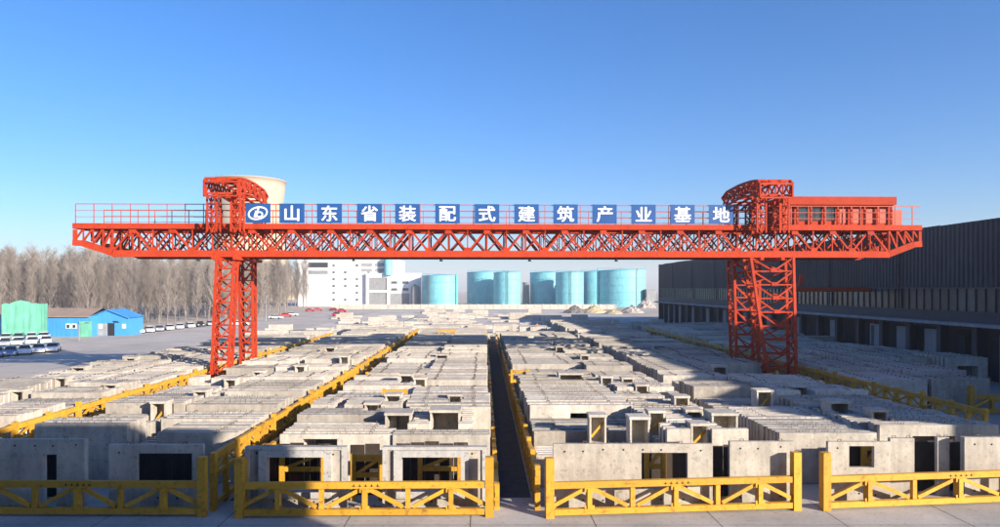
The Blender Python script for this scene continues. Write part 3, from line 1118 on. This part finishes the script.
# machine house on the right overhang
MX0, MX1 = 27.9, 38.9
mh = empty("machine_house", (0, 0, 0)); mh.parent = crane
b = MB(); b.box(MX0, MX1, -1.45, 2.0, GT + .1, GT + 2.0)
b.obj("house_wall", RED, mh)
b = MB(); b.box(MX0 - .15, MX1 + .15, -2.2, 2.3, GT + 2.05, GT + 2.85)
b.obj("house_roof", RED, mh)
for k in range(9):
    xx = MX0 + .1 + k * (MX1 - MX0 - .2) / 8
    bar(mh, "house_post", (xx, -1.75, GT + .05), (xx, -1.75, GT + 2.04), .16, .16, RED)
    if k < 8:
        w_ = (MX1 - MX0 - .2) / 8
        if k in (1, 2, 3):
            b = MB(); b.box(xx + .12, xx + w_ - .12, -1.53, -1.46, GT + .55, GT + 1.85)
            b.obj("window", DARKGLASS, mh)
        else:
            b = MB(); b.box(xx + .3, xx + w_ - .35, -1.5, -1.46, GT + .3, GT + 1.7)
            b.obj("louvre", REDTHIN, mh)
b = MB(); b.box(MX1 + .5, MX1 + 1.5, -.9, .3, GT + .1, GT + 1.7)
b.obj("control_cabinet", REDTHIN, mh)
# flood lamps under the girder
for px in (197, 353, 441, 530, 617):
    fl = MB()
    fl.tube((0, 0, 0), (0, 0, -.15), .03, .03, 6)
    fl.tube((0, 0, -.14), (0, 0, -.38), .10, .18, 10)
    fl.obj("flood_lamp", BLACK, crane, (sign_x(px), -2.4, GB))
# rails on the ground
for sx, lab in ((-26.0, "steel crane rail on the ground under the left legs"), (25.8, "steel crane rail on the ground under the right legs")):
    o = empty("crane_rail", (CX + sx, 0, 0))
    tag(o, lab, "rail", "rails the gantry crane runs on")
    b = MB(); b.box(-.06, .06, 25, 260, .02, .12); b.box(-.14, .14, 25, 260, .006, .021)
    b.obj("rail_head", STEEL, o)


# dividers between the panels (yellow spots seen among the concrete)
for (px, py, w, h, lab) in (
        (398, 415, 1.7, 2.9, "yellow rack divider nearest the front left of the central aisle"),
        (395, 392, 1.5, 3.2, "tall yellow rack divider beside the pinkish panel"),
        (412, 378, 1.6, 3.0, "yellow rack divider with crossed beams mid block"),
        (440, 357, 1.6, 3.0, "small yellow rack divider in the distant middle block"),
        (447, 331, 2.6, 3.5, "yellow rack divider at the far end of the middle block"),
        (367, 33.1, 1.3, 2.2, "yellow rack divider in the gap between the two framed window panels"),
        (655, 33.5, .8, 2.5, "yellow rack divider seen through the dark square window"),
        (871, 34.2, .7, 2.45, "yellow rack divider seen through the small square window at right"),
        (440, 33.5, 1.9, 2.4, "yellow rack divider seen through the framed window by the aisle"),
        (303, 33.4, 2.0, 2.4, "yellow rack divider seen through the shaded framed window"),
        (520, 372, 1.4, 3.1, "yellow rack divider on the right edge of the central aisle")):
    y = F * (CAMH - h + .2) / (py - VY) if py > 200 else py
    divider((px - VX) * y / F, y, w, h, lab)


DARKBACK = mat("dark_backing", (0.045, 0.032, 0.024), 0.8, var=0.3, scale=1.5, streak=0.2)  # colour of added boards that stand in for shade inside the openings
for px0, px1, yb_, lab in ((262, 332, 33.9, "added dark board standing for shade inside the shaded framed window"), (396, 468, 34.2, "added dark board standing for shade inside the framed window by the aisle"),
                           (636, 694, 34.1, "added dark board standing for shade inside the square window right of the aisle"), (704, 742, 33.7, "added dark board standing for shade in the tall gap right of the aisle"),
                           (846, 880, 34.5, "added dark board standing for shade inside the small square window at right"), (914, 966, 34.6, "added dark board standing for shade in the wide gap at far right"),
                           (38, 64, 33.6, "added dark board standing for shade behind the narrow doorway at far left"), (132, 198, 33.5, "added dark board standing for shade behind the wide window at far left"),
                           (350, 380, 33.9, "added dark board standing for shade between the two framed window panels")):
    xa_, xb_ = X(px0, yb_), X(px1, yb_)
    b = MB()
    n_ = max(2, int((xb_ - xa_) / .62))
    o = empty("shade_backing", ((xa_ + xb_) / 2, yb_, 0))
    tag(o, lab, "board", "added dark boards that deepen the openings of the front panels")
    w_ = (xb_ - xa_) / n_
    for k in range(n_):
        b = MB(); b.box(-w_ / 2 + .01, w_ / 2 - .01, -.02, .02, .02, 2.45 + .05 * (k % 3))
        b.obj("sheet", DARKBACK, o, ((k + .5) * w_ - (xb_ - xa_) / 2, .004 * (k % 2), 0))
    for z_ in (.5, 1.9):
        bar(o, "back_batten", (-(xb_ - xa_) / 2, .09, z_), ((xb_ - xa_) / 2, .09, z_), .1, .12, DARKBACK)


# ------------------------------------------------------------------ turquoise tanks
def tank(px, rpx, y, top, label, pipe=None, ladder=None):
    x = (px - VX) * y / F
    r = rpx * y / F
    o = empty("storage_tank", (x, y, 0))
    tag(o, label, "tank", "turquoise storage tanks beyond the yard")
    b = MB(); b.lathe([(r, 0), (r, top)], 56)
    b.obj("shell", CYAN, o, smooth=True)
    b = MB(); b.lathe([(r + .2, top), (r + .2, top + .35), (r * .98, top + .4), (.01, top + 1.4)], 56)
    b.obj("roof", CYAN, o, smooth=False)
    n = 5
    for k in range(1, n):
        b = MB(); z = top * k / n
        b.lathe([(r + .002, z - .12), (r + .14, z - .1), (r + .14, z + .1), (r + .002, z + .12)], 56)
        b.obj("seam_band", CYAN2 if k != 3 else CYAN, o)
    if pipe is not None:
        a = math.acos(max(-1, min(1, pipe)))
        px_, py_ = (r + .7) * math.cos(a), -(r + .7) * math.sin(a)
        b = MB(); b.tube((px_, py_, 0), (px_, py_, top + 1), .5, .5, 8)
        b.obj("pipe", CYAN2, o)
    if ladder is not None:
        a = math.acos(ladder)
        px_, py_ = (r + .4) * math.cos(a), -(r + .4) * math.sin(a)
        b = MB()
        for s in (-.45, .45):
            b.tube((px_ + s, py_, 0), (px_ + s, py_, top + 1.2), .09, .09, 5)
        z = .4
        while z < top + 1:
            b.tube((px_ - .45, py_, z), (px_ + .45, py_, z), .05, .05, 4, False)
            z += .6
        b.obj("ladder", STEEL, o)
    rb = MB()
    for k in range(36):
        a = 2 * math.pi * k / 36
        rb.tube(((r) * math.cos(a), r * math.sin(a), top + .3), (r * math.cos(a), r * math.sin(a), top + 1.4), .06, .06, 4, False)
    rb.lathe([(r - .05, top + 1.35), (r + .05, top + 1.35), (r + .05, top + 1.45), (r - .05, top + 1.45)], 36)
    rb.obj("roof_railing", CYAN2, o)
    return o


tank(440, 18, 400, 17.2, "leftmost turquoise tank, shorter, beside the low white building", .88, -.55)
tank(486, 19, 425, 19.8, "turquoise tank behind the second pair, left of its slimmer neighbour", None)
tank(507, 13.5, 398, 19.0, "slim turquoise tank with a dark pipe, left of the pair gap", None, .0)
tank(547, 17, 425, 19.6, "broad turquoise tank just right of the gap with the chimney stack", None)
tank(569.5, 14, 398, 19.0, "slim turquoise tank with a ladder, middle of the right group", None, -.05)
tank(594, 14, 440, 20.4, "half hidden turquoise tank in shade behind the largest tank", None)
tank(621, 24, 400, 20.2, "largest turquoise tank at the right end of the row", -.96, .45)
# roof tank on the white factory is further below
wl = MB(); wl.box(-75, 65, 0, .4, 0, 2.4)
for k in range(36):
    wl.box(-75 + k * 4 - .2, -75 + k * 4 + .2, -.15, .55, 0, 2.6)
wo_ = wl.obj("boundary_wall", mat("wall_plaster", (.50, .46, .40), .9, var=.12, scale=.3, streak=.15), None, (0, 345, 0))
tag(wo_, "low pale boundary wall running along the foot of the tanks", "wall")
st = MB(); st.lathe([(2.2, 0), (1.9, 13)], 20); st.lathe([(1.9, 13), (2.1, 13.01), (2.1, 14), (0.01, 14.1)], 20)
tag(st.obj("silo", GREYWALL, None, ((526 - VX) * 420 / F, 420, 0)), "pale stubby silo in the gap between the two tank groups", "silo")
st = MB(); st.box(-2.5, 2.5, -3, 3, 0, 9.5); st.box(-2.7, 2.7, -3.2, 3.2, 9.51, 9.9)
tag(st.obj("pump_house", GREYWALL, None, ((650 - VX) * 390 / F, 390, 0)), "small grey hut between the largest tank and the dark hall", "hut")


# ------------------------------------------------------------------ white factory buildings
FARGLASS = mat('far_glass', (.11, .12, .135), .3, var=.2, scale=.6, rnd=.3)


def windows(parent, x0, z0, nx, nz, dx, dz, w, h, yf, m=FARGLASS, skip=()):
    b_ = MB(); b_.box(0, w, -.05, .05, 0, h)
    me_ = b_.mesh("window", m)
    f_ = MB(); f_.box(-.15, w + .15, -.22, .05, -.22, -.02)
    fme = f_.mesh("sill", GREYWALL)
    for i in range(nx):
        for j in range(nz):
            if (i, j) in skip:
                continue
            wv = place("window", me_, parent, (x0 + i * dx, yf - .03, z0 + j * dz))
            place("sill", fme, wv, (0, 0, 0))


YW = 408
wb = empty("white_factory", (0, YW, 0))
tag(wb, "tall white factory block with small windows behind the bare trees", "building")
xa, xb = (298 - VX) * YW / F, (399 - VX) * YW / F
b = MB(); b.box(xa, xb, 0, 30, 0, 26.3)
b.obj("wall", WHITE, wb)
b = MB(); b.box(xa - .3, xb + .3, -.3, 30.3, 26.31, 27.0)
b.obj("parapet", WHITE, wb)
windows(wb, xa + 20, 3.2, 6, 6, 6.8, 4.0, 1.5, 1.3, 0, skip=((1, 1), (3, 2), (5, 0), (2, 4), (4, 3), (1, 5)))
for j, (za, zb) in enumerate(((22.5, 25.5), (18.6, 20.8))):
    b = MB(); b.box(xa + 6, xa + 17.5, -.12, .02, za, zb)
    b.obj("window_band", DARKGLASS if j == 0 else GREYWALL, wb)
for k in range(2):
    for j, za in enumerate((23.2, 20.0)):
        b = MB(); b.box(xa + 37 + k * 8, xa + 43.4 + k * 8, -.16, -.06, za, za + 1.9)
        b.obj("window_band", GREYWALL, wb)
b = MB(); b.lathe([(2.5, 18), (2.5, 28), (.01, 28.6)], 24, cx=(389 - VX) * YW / F, cy=-2.8)
o = b.obj("roof_tank", CYAN, None, (0, YW, 0), smooth=True)
tag(o, "small turquoise tank mounted at the top of the white factory", "tank")

YS = 405.5
sb_ = empty("white_annex", (0, YS, 0))
tag(sb_, "low white annex with a grey recessed bay beside the turquoise tanks", "building")
xa, xb = (366 - VX) * YS / F, (421 - VX) * YS / F
w_ = xb - xa
b = MB()
b.slab(w_, 18.6, .5, [(1.4, 12.2, 9.2, 16.6), (1.4, 12.2, 1.0, 8.0)], xa, .25, 0, x0=0)
b.obj("wall", WHITE, sb_)
b = MB(); b.box(xa, xb, .6, 2.4, 0, 18.3)
b.obj("core", GREYWALL, sb_)
b = MB(); b.box(xa - .2, xb + .2, -.3, 2.45, 18.61, 19.1)
b.obj("roof", WHITE, sb_)
b = MB(); b.box(xa + 14, xa + 25, -.14, -.01, 1.0, 7.4)
b.obj("shutter", GREYWALL, sb_)
windows(sb_, xa + 14.5, 9.2, 2, 2, 6.5, 4.0, 3.6, 1.3, 0)
b = MB(); b.lathe([(2.4, 0), (2.4, 11), (.1, 13)], 18, cx=xb - 3, cy=-4)  # cylinder added in place of the dark shadow at the annex's right end
tag(b.obj("shadow_cylinder", GREYWALL, None, (0, YS, 0), smooth=True), "slim grey cylinder standing in for a shadow on the white annex", "silo")

# ------------------------------------------------------------------ cooling tower
YT = 660
tw = empty("cooling_tower", ((249 - VX) * YT / F, YT, 0))
tag(tw, "huge cream cooling tower rising behind the left crane head", "cooling tower")
prof = []
H_T = 111.0
for k in range(25):
    z = H_T * k / 24
    t = (z - 84) / 84 if z < 84 else (z - 84) / 27 * .5
    prof.append((30.0 * math.sqrt(1 + t * t * (1.35 if z < 84 else 1.15)), z))
rt = prof[-1][0]
b = MB(); b.lathe(prof + [(rt + .3, H_T), (rt + .3, H_T + .8), (rt - 1.0, H_T + .8), (rt - 1.2, H_T - 6), (30, 80)], 80)
b.obj("shell", CREAM, tw, smooth=True)
for k in range(28):
    a = 2 * math.pi * k / 28
    b = MB(); b.tube(((rt - .2) * math.cos(a), (rt - .2) * math.sin(a), H_T + .7), ((rt - .2) * math.cos(a), (rt - .2) * math.sin(a), H_T + 2.8), .25, .25, 5)
    b.obj("rim_lamp", STEEL, tw)


# ------------------------------------------------------------------ left sheds
LX = lambda px, y: (px - VX) * y / F
sh = empty("blue_shed", (0, 147, 0))
tag(sh, "long low blue shed with a brown roof beside the green netted box", "shed")
xa, xb = -116, LX(91, 147)
b = MB(); b.box(xa, xb, 0, 9, 0, 4.3)
b.obj("wall", BLUESHED, sh)
b = MB()
b.quad((xa - .4, -.5, 4.25), (xb, -.5, 4.25), (xb, 4.5, 5.9), (xa - .4, 4.5, 5.9))
b.quad((xa - .4, 4.5, 5.9), (xb, 4.5, 5.9), (xb, 9.5, 4.25), (xa - .4, 9.5, 4.25))
b.quad((xa - .4, -.5, 4.1), (xb, -.5, 4.1), (xb, -.5, 4.25), (xa - .4, -.5, 4.25))
b.obj("roof", BROWNROOF, sh)
for px in (66, 72):
    b = MB(); b.box(0, 1.0, -.12, -.01, 1.7, 2.7)
    wv = b.obj("window", WHITE, sh, (LX(px, 147), 0, 0))
    b = MB(); b.box(.2, .8, -.16, -.125, 1.8, 2.5)
    b.obj("pane", DARKGLASS, wv)
b = MB(); b.box(0, 2.4, -.3, -.02, 0, 3.2)
b.obj("green_sheet", GREENNET, sh, (LX(80, 147), 0, 0))
k = xa + 1.5
while k < xb - .5:
    b = MB(); b.box(k, k + .1, -.06, -.002, 0.02, 4.2)
    b.obj("sheet_rib", BLUESHED, sh)
    k += 3.0

gb = empty("gable_shed", (LX(90.6, 150), 149.5, 0), R(2))
tag(gb, "blue gabled shed with a dark open doorway by the road", "shed")
gw = 8.2
b = MB()
pts = [(0, 0), (gw, 0), (gw, 3.9), (gw / 2, 5.5), (0, 3.9)]
n = len(b.v)
for y_ in (0, 7):
    for p in pts:
        b.v.append((p[0], y_, p[1]))
b.f += [(n, n + 1, n + 2, n + 3, n + 4), (n + 9, n + 8, n + 7, n + 6, n + 5), (n + 1, n + 6, n + 7, n + 2), (n + 5, n, n + 4, n + 9)]
b.t += [1] * 4; b.m += [0] * 4
b.obj("wall", BLUESHED, gb)
b = MB()
for p, q in (((-.4, 3.85), (gw / 2, 5.62)), ((gw / 2, 5.62), (gw + .4, 3.85))):
    b.quad((p[0], -.5, p[1]), (q[0], -.5, q[1]), (q[0], 7.4, q[1]), (p[0], 7.4, p[1]))
    b.quad((p[0], -.5, p[1] - .15), (q[0], -.5, q[1] - .15), (q[0], -.5, q[1]), (p[0], -.5, p[1]))
b.obj("roof", BLUESHED, gb)
b = MB(); b.box(3.9, 5.3, -.06, -.004, .02, 2.7)
b.obj("doorway", BLACK, gb)
b = MB(); b.quad((5.2, -.02, 2.75), (6.4, -.02, 2.75), (6.4, -1.0, 3.2), (5.2, -1.0, 3.2))
b.obj("awning", STEEL, gb)
for q in (2.0, 6.9):
    b = MB(); b.box(q, q + .8, -.05, -.004, 1.6, 2.5)
    b.obj("window", WHITE, gb)
b = MB(); b.box(.3, 3.8, -.03, -.002, .1, 2.6)
b.obj("grey_patch", GREYWALL, gb)

nb_ = empty("netted_box", (LX(26, 141), 141.5, 0), R(12))
nb_.scale = (.86, .7, .96)
tag(nb_, "tall box wrapped in mint green netting next to the blue shed", "netted frame")
b = MB()
nx_ = 10
tops = [7.2, 7.5, 7.3, 7.7, 7.9, 8.1, 7.9, 7.8, 7.4, 7.5, 7.3]
for k in range(nx_):
    xa_, xb_ = -4.4 + k * .78, -4.4 + (k + 1) * .78
    d0, d1 = .10 * (k % 2), .10 * ((k + 1) % 2)
    b.quad((xa_, -3 + d0, .9 if k < 7 else .02), (xb_, -3 + d1, .9 if k < 7 else .02), (xb_, -3 + d1, tops[k + 1]), (xa_, -3 + d0, tops[k]))
for k in range(6):
    ya_, yb_ = -3 + k, -2 + k
    d0, d1 = .1 * (k % 2), .1 * ((k + 1) % 2)
    b.quad((3.4 + d0, ya_, .02), (3.4 + d1, yb_, .02), (3.4 + d1, yb_, 7.3), (3.4 + d0, ya_, 7.3))
    b.quad((-4.4 - d0, yb_, .02), (-4.4 - d1, ya_, .02), (-4.4 - d1, ya_, 7.2), (-4.4 - d0, yb_, 7.2))
b.quad((3.4, 3, .02), (-4.4, 3, .02), (-4.4, 3, 7.3), (3.4, 3, 7.3))
b.quad((-4.4, -3, 7.2), (3.4, -3, 7.3), (3.4, 3, 7.3), (-4.4, 3, 7.3))
b.obj("netting", GREENNET, nb_)
for x_ in (-4.3, -1.7, .9, 3.3):
    bar(nb_, "pole", (x_, -2.85, 0), (x_, -2.85, 8.6), .12, .12, STEEL)
b = MB(); b.box(-4.2, 1.2, -2.8, -2.2, 0, .85)
b.obj("brick_base", BROWNROOF, nb_)


# ------------------------------------------------------------------ cars
def car_meshes():
    out = {}
    prof = [(-2.2, .35), (-2.25, .75), (-1.95, .95), (-1.25, .98), (1.0, .98), (2.0, .86), (2.25, .62), (2.2, .33)]
    b_ = MB()
    n = len(prof)
    for s in (-.86, .86):
        for x, z in prof:
            b_.v.append((x, s, z))
    b_.f.append(tuple(range(n)))
    b_.f.append(tuple(reversed(range(n, 2 * n))))
    for k in range(n):
        k2 = (k + 1) % n
        b_.f.append((k2, k, n + k, n + k2))
    b_.t += [1] * (n + 2); b_.m += [0] * (n + 2)
    out["body"] = b_
    g = MB()
    lo = [(-1.75, .97), (1.15, .97)]
    hi = [(-1.15, 1.42), (.35, 1.42)]
    pts = []
    for s, q in ((-1, .80), (1, .80)):
        for x, z in lo:
            pts.append((x, s * q, z))
    for s, q in ((-1, .62), (1, .62)):
        for x, z in hi:
            pts.append((x, s * q, z))
    g.v += pts
    g.f += [(0, 1, 5, 4), (3, 2, 6, 7), (1, 3, 7, 5), (2, 0, 4, 6)]
    g.t += [1] * 4; g.m += [0] * 4
    out["glass"] = g
    r = MB(); r.box(-1.2, .4, -.64, .64, 1.42, 1.48)
    out["roof"] = r
    w = MB(); w.tube((0, -.1, 0), (0, .1, 0), .32, .32, 12)
    out["wheel"] = w
    h = MB(); h.box(0, .05, -.16, .16, -.08, .08)
    out["lamp"] = h
    return out


cm = car_meshes()
gl_me, wh_me = cm["glass"].mesh("windows", DARKGLASS), cm["wheel"].mesh("wheel", BLACK)
lamp_me = cm["lamp"].mesh("headlight", WHITE)
body_me = {m.name: (cm["body"].mesh("body_" + m.name, m), cm["roof"].mesh("roof_" + m.name, m)) for m in (CARW, CARS, CARB, CARK, CARR)}


def car(x, y, rz, m, label, group):
    o = empty("parked_car", (x, y, .01), rz)
    tag(o, label, "car", group)
    bm_, rm = body_me[m.name]
    place("body", bm_, o)
    place("cabin_glass", gl_me, o)
    place("roof", rm, o)
    for sx in (-1.4, 1.4):
        for sy in (-.82, .82):
            place("wheel", wh_me, o, (sx, sy, .32))
    for sy in (-.6, .6):
        place("headlight", lamp_me, o, (2.22, sy, .65))
    return o


CN = {"car_white": "white", "car_silver": "silver", "car_blue": "blue", "car_dark": "black", "car_red": "red"}
rng = random.Random(5)
lot = []
for k in range(5):
    lot.append((-3 + k * 14.0, 357 - k * 1.3))
for k in range(5):
    lot.append((-8 + k * 13.5, 347 - k * .8))
for k in range(5):
    lot.append((-6 + k * 12.5, 341.5 - k * .5))
for i, (px, py) in enumerate(lot):
    x, y = gpx(px, py)
    m = CARB if i in (0, 1) else rng.choice((CARW, CARW, CARW, CARS))
    rank = ("front rank", "middle rank", "back rank")[i // 5]
    car(x, y, R(-62 + rng.uniform(-5, 5)), m, "%s parked car, %s from left in %s by the green netted box" % (CN[m.name], ordinal(i % 5 + 1), rank),
        "cars parked by the green netted box")
for i in range(8):
    px, py = 139 + i * 10.2, 333.5 - i * 1.1
    x, y = gpx(px, py)
    m = rng.choice((CARW, CARW, CARS, CARK))
    car(x, y, R(-60 + rng.uniform(-5, 5)), m, "%s parked car, %s from left in the rank below the bare trees" % (CN[m.name], ordinal(i + 1)), "cars parked below the bare trees")
for i, (px, py, m) in enumerate(((240, 326, CARW), (246, 321, CARS), (276, 319, CARW), (286, 317, CARR), (292, 316, CARW), (310, 311.5, CARR), (318, 311, CARR), (334, 311, CARR), (342, 312, CARR), (338, 316, CARR))):
    x, y = gpx(px, py)
    car(x, y, R(rng.uniform(-25, 25)), m, "%s vehicle parked far off, %s from left before the white factory" % (CN[m.name], ordinal(i + 1)), "vehicles parked before the white factory")

# ------------------------------------------------------------------ heaps, post, red wall crane
def heap(x, y, rx, ry, h, m, name, label, seed):
    rg = random.Random(seed)
    b_ = MB()
    nr, ns = 7, 22
    for i in range(nr + 1):
        t = i / nr
        for k in range(ns):
            a = 2 * math.pi * k / ns
            q = (1 - t) * (1 + rg.uniform(-.13, .13))
            b_.v.append((rx * q * math.cos(a), ry * q * math.sin(a), -.05 if i == 0 else h * (t ** .8) * (1 + rg.uniform(-.16, .16))))
    for i in range(nr):
        for k in range(ns):
            k2 = (k + 1) % ns
            b_.f.append((i * ns + k, i * ns + k2, (i + 1) * ns + k2, (i + 1) * ns + k))
            b_.t.append(1); b_.m.append(0)
    o = b_.obj(name, m, None, (x, y, 0))
    return tag(o, label, "heap")


def heap_px(px, py, wpx, h, m, name, label, seed):
    x, y = gpx(px, py)
    heap(x, y, wpx / 2 * y / F, wpx * .35 * y / F, h, m, name, label, seed)


heap_px(575, 313, 24, 3.2, DIRTD, "gravel_heap", "dark grey gravel heap in front of the tanks", 1)
heap_px(594, 313, 28, 3.2, DIRTT, "soil_heap", "tan soil heap just right of the dark gravel heap", 2)
heap_px(613, 314, 20, 2.0, DIRTT, "soil_heap", "smaller tan soil heap furthest right, next to the rubble", 3)
heap_px(632, 313, 24, 3.2, RUBBLE, "rubble_heap", "low grey rubble heap below the largest tank", 4)
heap_px(646, 308, 20, 5.0, RUBBLE, "rubble_heap", "tall grey rubble heap beside the dark hall corner", 5)
x, y = gpx(537, 334)
b = MB(); b.tube((0, 0, 0), (0, 0, 2.0), .28, .2, 10); b.tube((0, 0, 2.0), (0, 0, 2.3), .34, .1, 10); b.tube((0, 0, 0), (0, 0, .25), .6, .5, 10)
tag(b.obj("marker_post", ORANGE, None, (x, y, 0)), "small orange marker post on the far yard slab", "post")

wc = empty("wall_crane", (0, 0, 0))
tag(wc, "dark red wall crane with a long beam in the hall's shade", "crane")
yq = 97.0
xm_ = LX(875, yq)
lattice = []
bar(wc, "mast", (xm_, yq, 5), (xm_, yq, 15.5), .5, .5, RED)
bar(wc, "mast", (xm_ + 1.1, yq, 5), (xm_ + 1.1, yq, 14.5), .3, .3, RED)
for k in range(7):
    bar(wc, "brace", (xm_ + .2, yq, 5.4 + k * 1.3), (xm_ + 1.0, yq, 6.5 + k * 1.3), .12, .12, RED)
bar(wc, "beam", (LX(792, yq), yq, 9.9), (xm_ - .3, yq, 9.9), .5, .6, RED)
bar(wc, "tie", (LX(800, yq), yq, 10.4), (LX(802, yq), yq, 12.0), .5, .5, RED)
bar(wc, "foot", (xm_, yq, 0), (xm_, yq, 5), .7, .7, SLATE2)
bar(wc, "foot", (LX(793, yq), yq, 0), (LX(793, yq), yq, 9.6), .4, .4, SLATE2)

# slim lamp mast near the cars
def mast(px, py, h, label):
    x, y = gpx(px, py)
    o = empty("lamp_mast", (x, y, 0))
    tag(o, label, "lamp post")
    b_ = MB(); b_.tube((0, 0, 0), (0, 0, h), .14, .07, 8)
    b_.obj("pole", GREYWALL, o)
    b_ = MB(); b_.tube((0, 0, h - .1), (1.4, 0, h + .25), .06, .05, 6)
    b_.obj("arm", GREYWALL, o)
    b_ = MB(); b_.box(1.2, 1.9, -.15, .15, h + .2, h + .36)
    b_.obj("lamp_head", STEEL, o)


mast(266, 321, 8, "slim lamp mast right of the left crane legs")
mast(79, 341, 3.2, "short lamp post on the road before the blue shed")


# ------------------------------------------------------------------ bare poplar trees
def tree_mesh(seed):
    rg = random.Random(seed)
    H = 22.0
    tr, cr = MB(), MB()
    pts = []
    x = y = 0.0
    n = 9
    for k in range(n + 1):
        pts.append(Vector((x, y, H * k / n)))
        x += rg.uniform(-.22, .22); y += rg.uniform(-.22, .22)
    for k in range(n):
        tr.tube(pts[k], pts[k + 1], .19 * (1 - k / n) + .03, .19 * (1 - (k + 1) / n) + .03, 6, False)

    def at(t):
        f = t * n
        i = min(int(f), n - 1)
        return pts[i].lerp(pts[i + 1], f - i)
    for k in range(90):
        t = .14 + .84 * (k / 90) ** .8
        p = at(t)
        a = rg.uniform(0, 2 * math.pi)
        ln = (3.6 * (1 - t) + 1.9) * rg.uniform(.75, 1.25)
        d = Vector((math.cos(a) * .55, math.sin(a) * .55, 1)).normalized()
        mid = p + d * ln * .5 + Vector((0, 0, -.1))
        end = p + d * ln + Vector((0, 0, ln * .12))
        r = .025 + .05 * (1 - t)
        cr.tube(p, mid, r, r * .75, 4, False)
        cr.tube(mid, end, r * .75, .012, 3, False)
        for q in range(9):
            s = rg.uniform(.25, 1)
            b0 = p.lerp(mid, s * 2) if s < .5 else mid.lerp(end, s * 2 - 1)
            a2 = rg.uniform(0, 2 * math.pi)
            d2 = (d + Vector((math.cos(a2), math.sin(a2), rg.uniform(-.1, .7))) * .75).normalized()
            l2 = rg.uniform(.5, 1.5)
            e2 = b0 + d2 * l2
            cr.tube(b0, e2, .02, .008, 3, False)
            for w in range(2):
                d3 = (d2 + Vector((rg.uniform(-1, 1), rg.uniform(-1, 1), rg.uniform(-.2, .8))) * .6).normalized()
                b3 = b0.lerp(e2, rg.uniform(.3, .9))
                cr.tube(b3, b3 + d3 * rg.uniform(.4, .9), .013, .006, 3, False)
    return tr.mesh("trunk", BARK), cr.mesh("crown", TWIG)


variants = [tree_mesh(100 + i) for i in range(6)]
rng = random.Random(11)
trees = []
for rank in range(9):
    yb = 186 + rank * 17
    px = -14 + rng.uniform(0, 6)
    while px < (306 if rank > 4 else 286):
        y = yb + rng.uniform(-5, 5) + max(0, (px - 130)) * .42
        x = LX(px, y)
        trees.append((rank, px, x, y))
        px += rng.uniform(6, 12)
trees.sort(key=lambda t: t[3])
cnt = {}
for rank, px, x, y in trees:
    tm, crm = variants[rng.randrange(6)]
    o = empty("bare_poplar_tree", (x, y, 0), rng.uniform(0, 6.28))
    s = rng.uniform(.76, 1.12) * (0.86 + 0.027 * rank)
    o.scale = (s * 1.08, s * 1.08, s)
    cnt[rank] = cnt.get(rank, 0) + 1
    tag(o, "bare grey brown poplar, %s from left in the %s rank of the wood" % (ordinal(cnt[rank]), ("front" if rank == 0 else ordinal(rank + 1))), "tree",
        "bare poplars of the winter wood at left")
    place("trunk", tm, o)
    place("crown", crm, o)


# ------------------------------------------------------------------ haze
hz = MB(); hz.box(-2450, 2450, -350, 4600, -1.0, 115.0)
hm = bpy.data.materials.new("haze_air")
hm.use_nodes = True
hm.node_tree.nodes.clear()
pv = hm.node_tree.nodes.new("ShaderNodeVolumePrincipled")
pv.inputs["Color"].default_value = (0.95, 0.95, 1.0, 1)
pv.inputs["Density"].default_value = 0.00028
pv.inputs["Anisotropy"].default_value = 0.0
ho = hm.node_tree.nodes.new("ShaderNodeOutputMaterial")
hm.node_tree.links.new(pv.outputs[0], ho.inputs["Volume"])
tag(hz.obj("haze", hm), kind="stuff")
